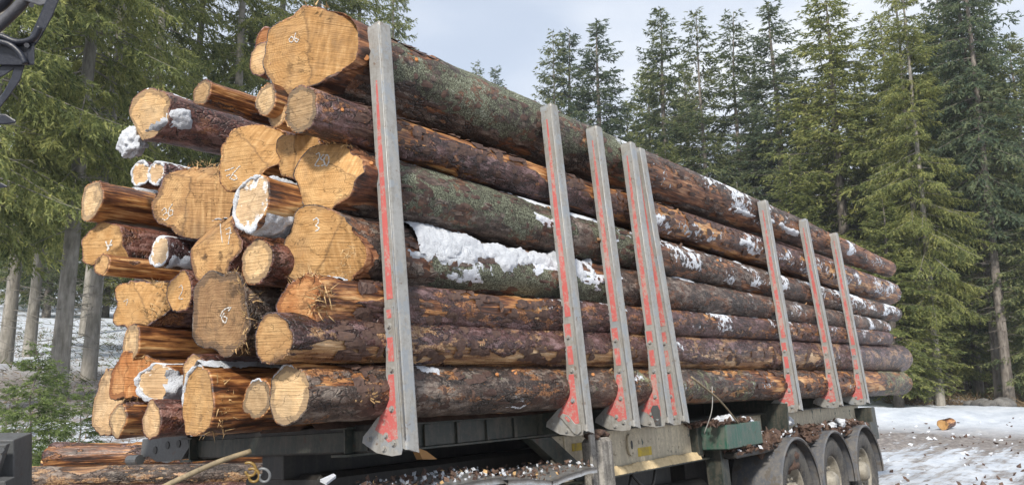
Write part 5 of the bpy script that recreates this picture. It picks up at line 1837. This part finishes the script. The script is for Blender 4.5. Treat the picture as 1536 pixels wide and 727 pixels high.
L3 = ['left of the thickest grey trunk', 'behind the two logs at the left edge', 'behind the snowy pair of butts', 'behind the top row of butts', 'near the left frame edge', 'behind the slim peeled log', 'behind the red log with the snow lump', 'behind the thickest grey trunk', 'behind the slim left trunk', 'behind the thickest log butt', 'beside the first stake top', 'cut by the left frame edge']
for i, (px, dist, hgt) in enumerate(((60, 52, 27), (150, 55, 26), (235, 50, 27), (300, 56, 27), (10, 58, 26), (365, 58, 27), (180, 74, 26), (90, 75, 26), (30, 80, 26), (430, 60, 28), (490, 62, 29), (-40, 62, 26))):
    tree(('dense', 'full', 'lank2')[i % 3], px, dist, hgt * .50, 'low deep-wood spruce ' + L3[i], 'spruces deep in the left wood', wide=1.3)

# young spruces on the bank
for (px, dist, h_, wd, lab) in ((52, 15.4, 2.15, 1.0, 'young spruce on the snowy bank at the left'), (128, 17.5, 1.35, 1.2, 'small young spruce beside the lower left logs'), (84, 16.5, 1.9, .8, 'young yellowish spruce right behind the biggest young one'), (18, 20, 1.2, 1.1, 'small young spruce near the left edge')):
    tree('young', px, dist, h_, lab, 'young spruces on the bank', wide=wd, name='young_spruce')

# undergrowth, brush and stones at the foot of the woods
def brush(name, px0, px1, d0, d1, n, seed, label, mat, ln=.5, wdt=.012, arc=.5):
    rg = np.random.default_rng(seed)
    V, F = [], []
    for _ in range(n):
        px = rg.uniform(px0, px1)
        dd = rg.uniform(d0, d1)
        a = AZ - math.atan2(px - 768, 1167)
        p = np.array([dd * math.cos(a), dd * math.sin(a), 0.0])
        V.append(p)
    P = np.array(V)
    P[:, 2] = ground_h(P[:, 0], P[:, 1])
    m0 = len(P)
    dr = rg.normal(0, 1, (m0, 3))
    dr[:, 2] = np.abs(dr[:, 2]) * arc + .1
    dr /= np.linalg.norm(dr, axis=1)[:, None]
    l = ln * rg.uniform(.3, 1.3, m0)
    s_ = np.cross(dr, rg.normal(0, 1, (m0, 3)))
    s_ /= np.linalg.norm(s_, axis=1)[:, None]
    m_ = wdt * rg.uniform(.6, 1.6, m0)
    V = np.stack([P - s_ * m_[:, None], P + s_ * m_[:, None], P + dr * l[:, None]], 1).reshape(-1, 3)
    tag(mesh_np(name, V, np.arange(len(V)).reshape(-1, 3), mat, smooth=False), label, 'undergrowth', kind='stuff')


M_BRUSH = flat('dry_brush', (.16, .11, .06), .9)
M_BRUSHG = flat('green_brush', (.085, .11, .035), .8)
brush('brush', -60, 240, 19, 45, 2200, 3, 'dry twigs and grass poking through snow on the left bank', M_BRUSH, .35, .010)
brush('brush', -60, 240, 22, 48, 1500, 4, 'low green undergrowth on the left bank', M_BRUSHG, .3, .02)
brush('brush', 1330, 1600, 38, 62, 7000, 5, 'brown brush under the trees at the right', M_BRUSH, .8, .02)
brush('brush', 1330, 1600, 42, 62, 4000, 6, 'green undergrowth under the trees at the right', M_BRUSHG, .6, .03)


def ground_pt(px, dist):
    a = AZ - math.atan2(px - 768, 1167)
    x, y = dist * math.cos(a), dist * math.sin(a)
    return np.array([x, y, float(ground_h(x, y))])


M_ROCK = mat_metal('rock', (.16, .155, .15), (.07, .065, .06), rough=.9, scl=2)
for k, (px, dd, r_) in enumerate(((1468, 37.5, .35), (1478, 36.8, .30), (1500, 37.2, .45), (1452, 38, .25), (1425, 40, .25))):
    lump('stone', ground_pt(px, dd) + [0, 0, r_ * .2], (r_ * 1.3, r_, r_ * .6), 80 + k, M_ROCK, 'grey stone at the foot of the wood, %s' % ('left of the stone pair', 'right of the stone pair', 'the biggest by the tall trunks', 'small one near the brush', 'small one by the grey trunks')[k], 'stone', n=10)
# root plate hollow under the trees: fallen dark brush mound with snow
lump('root_mound', ground_pt(1440, 50) + [0, 0, 1.0], (2.6, 2.0, 1.7), 91, M_BLACK if False else M_CHIP, 'dark root mound under the trees behind the snow bank', 'mound', n=24, rough=.6, fq=2)
tag(MB().tube([ground_pt(1432, 48) + [0, 0, 2.2], ground_pt(1475, 46) + [0, 0, 1.1], ground_pt(1500, 45) + [0, 0, .4]], [.16, .13, .1], 10).build('fallen_trunk', M_TRUNK, smooth=True), 'fallen trunk slanting over the dark root mound', 'trunk')
# cut wood block on the snow
bp = ground_pt(1416, 29.5)
make_log('BL', 'short sawn wood block lying on the snow in the clearing', bp + [-.30, .12, .14], bp + [.30, -.02, .20], .16, .15, 'orange', 'ochre', seed=401, nseg=28, ds0=.03, ds1=.05, fine=.6, base=-.1, group=None, name='wood_block', cat='wood block', far='pale')


# bark and branch litter on the yard
def yard(rg):
    px = rg.uniform(1310, 1560)
    dd = 8.5 + 24 * rg.random() ** 1.2
    a = AZ - math.atan2(px - 768, 1167)
    x, y = dd * math.cos(a), dd * math.sin(a)
    return np.array([x, y, float(ground_h(x, y)) + .02])


litter('bark_litter', yard, 110, 21, M_CHIP, .06, 'bark and twig litter strewn over the icy yard')
litter('snow_crumbs', yard, 60, 22, M_SNOW, .06, 'broken snow clods on the icy yard', 'snow', .5)
print('objects', len(bpy.data.objects))

hz = MB()
hz.hexa([(-40, -130, -8), (150, -130, -8), (150, 160, -8), (-40, 160, -8), (-40, -130, 45), (150, -130, 45), (150, 160, 45), (-40, 160, 45)])
hm = bpy.data.materials.new('haze')
hm.use_nodes = True
hn = hm.node_tree
hn.nodes.clear()
ho_ = hn.nodes.new('ShaderNodeOutputMaterial')
pv = hn.nodes.new('ShaderNodeVolumePrincipled')
pv.inputs['Color'].default_value = (.80, .88, 1.0, 1)
pv.inputs['Density'].default_value = .0007
hn.links.new(pv.outputs[0], ho_.inputs['Volume'])
if HAZE:
    tag(hz.build('haze', hm), 'thin cold haze filling the clearing', kind='stuff')
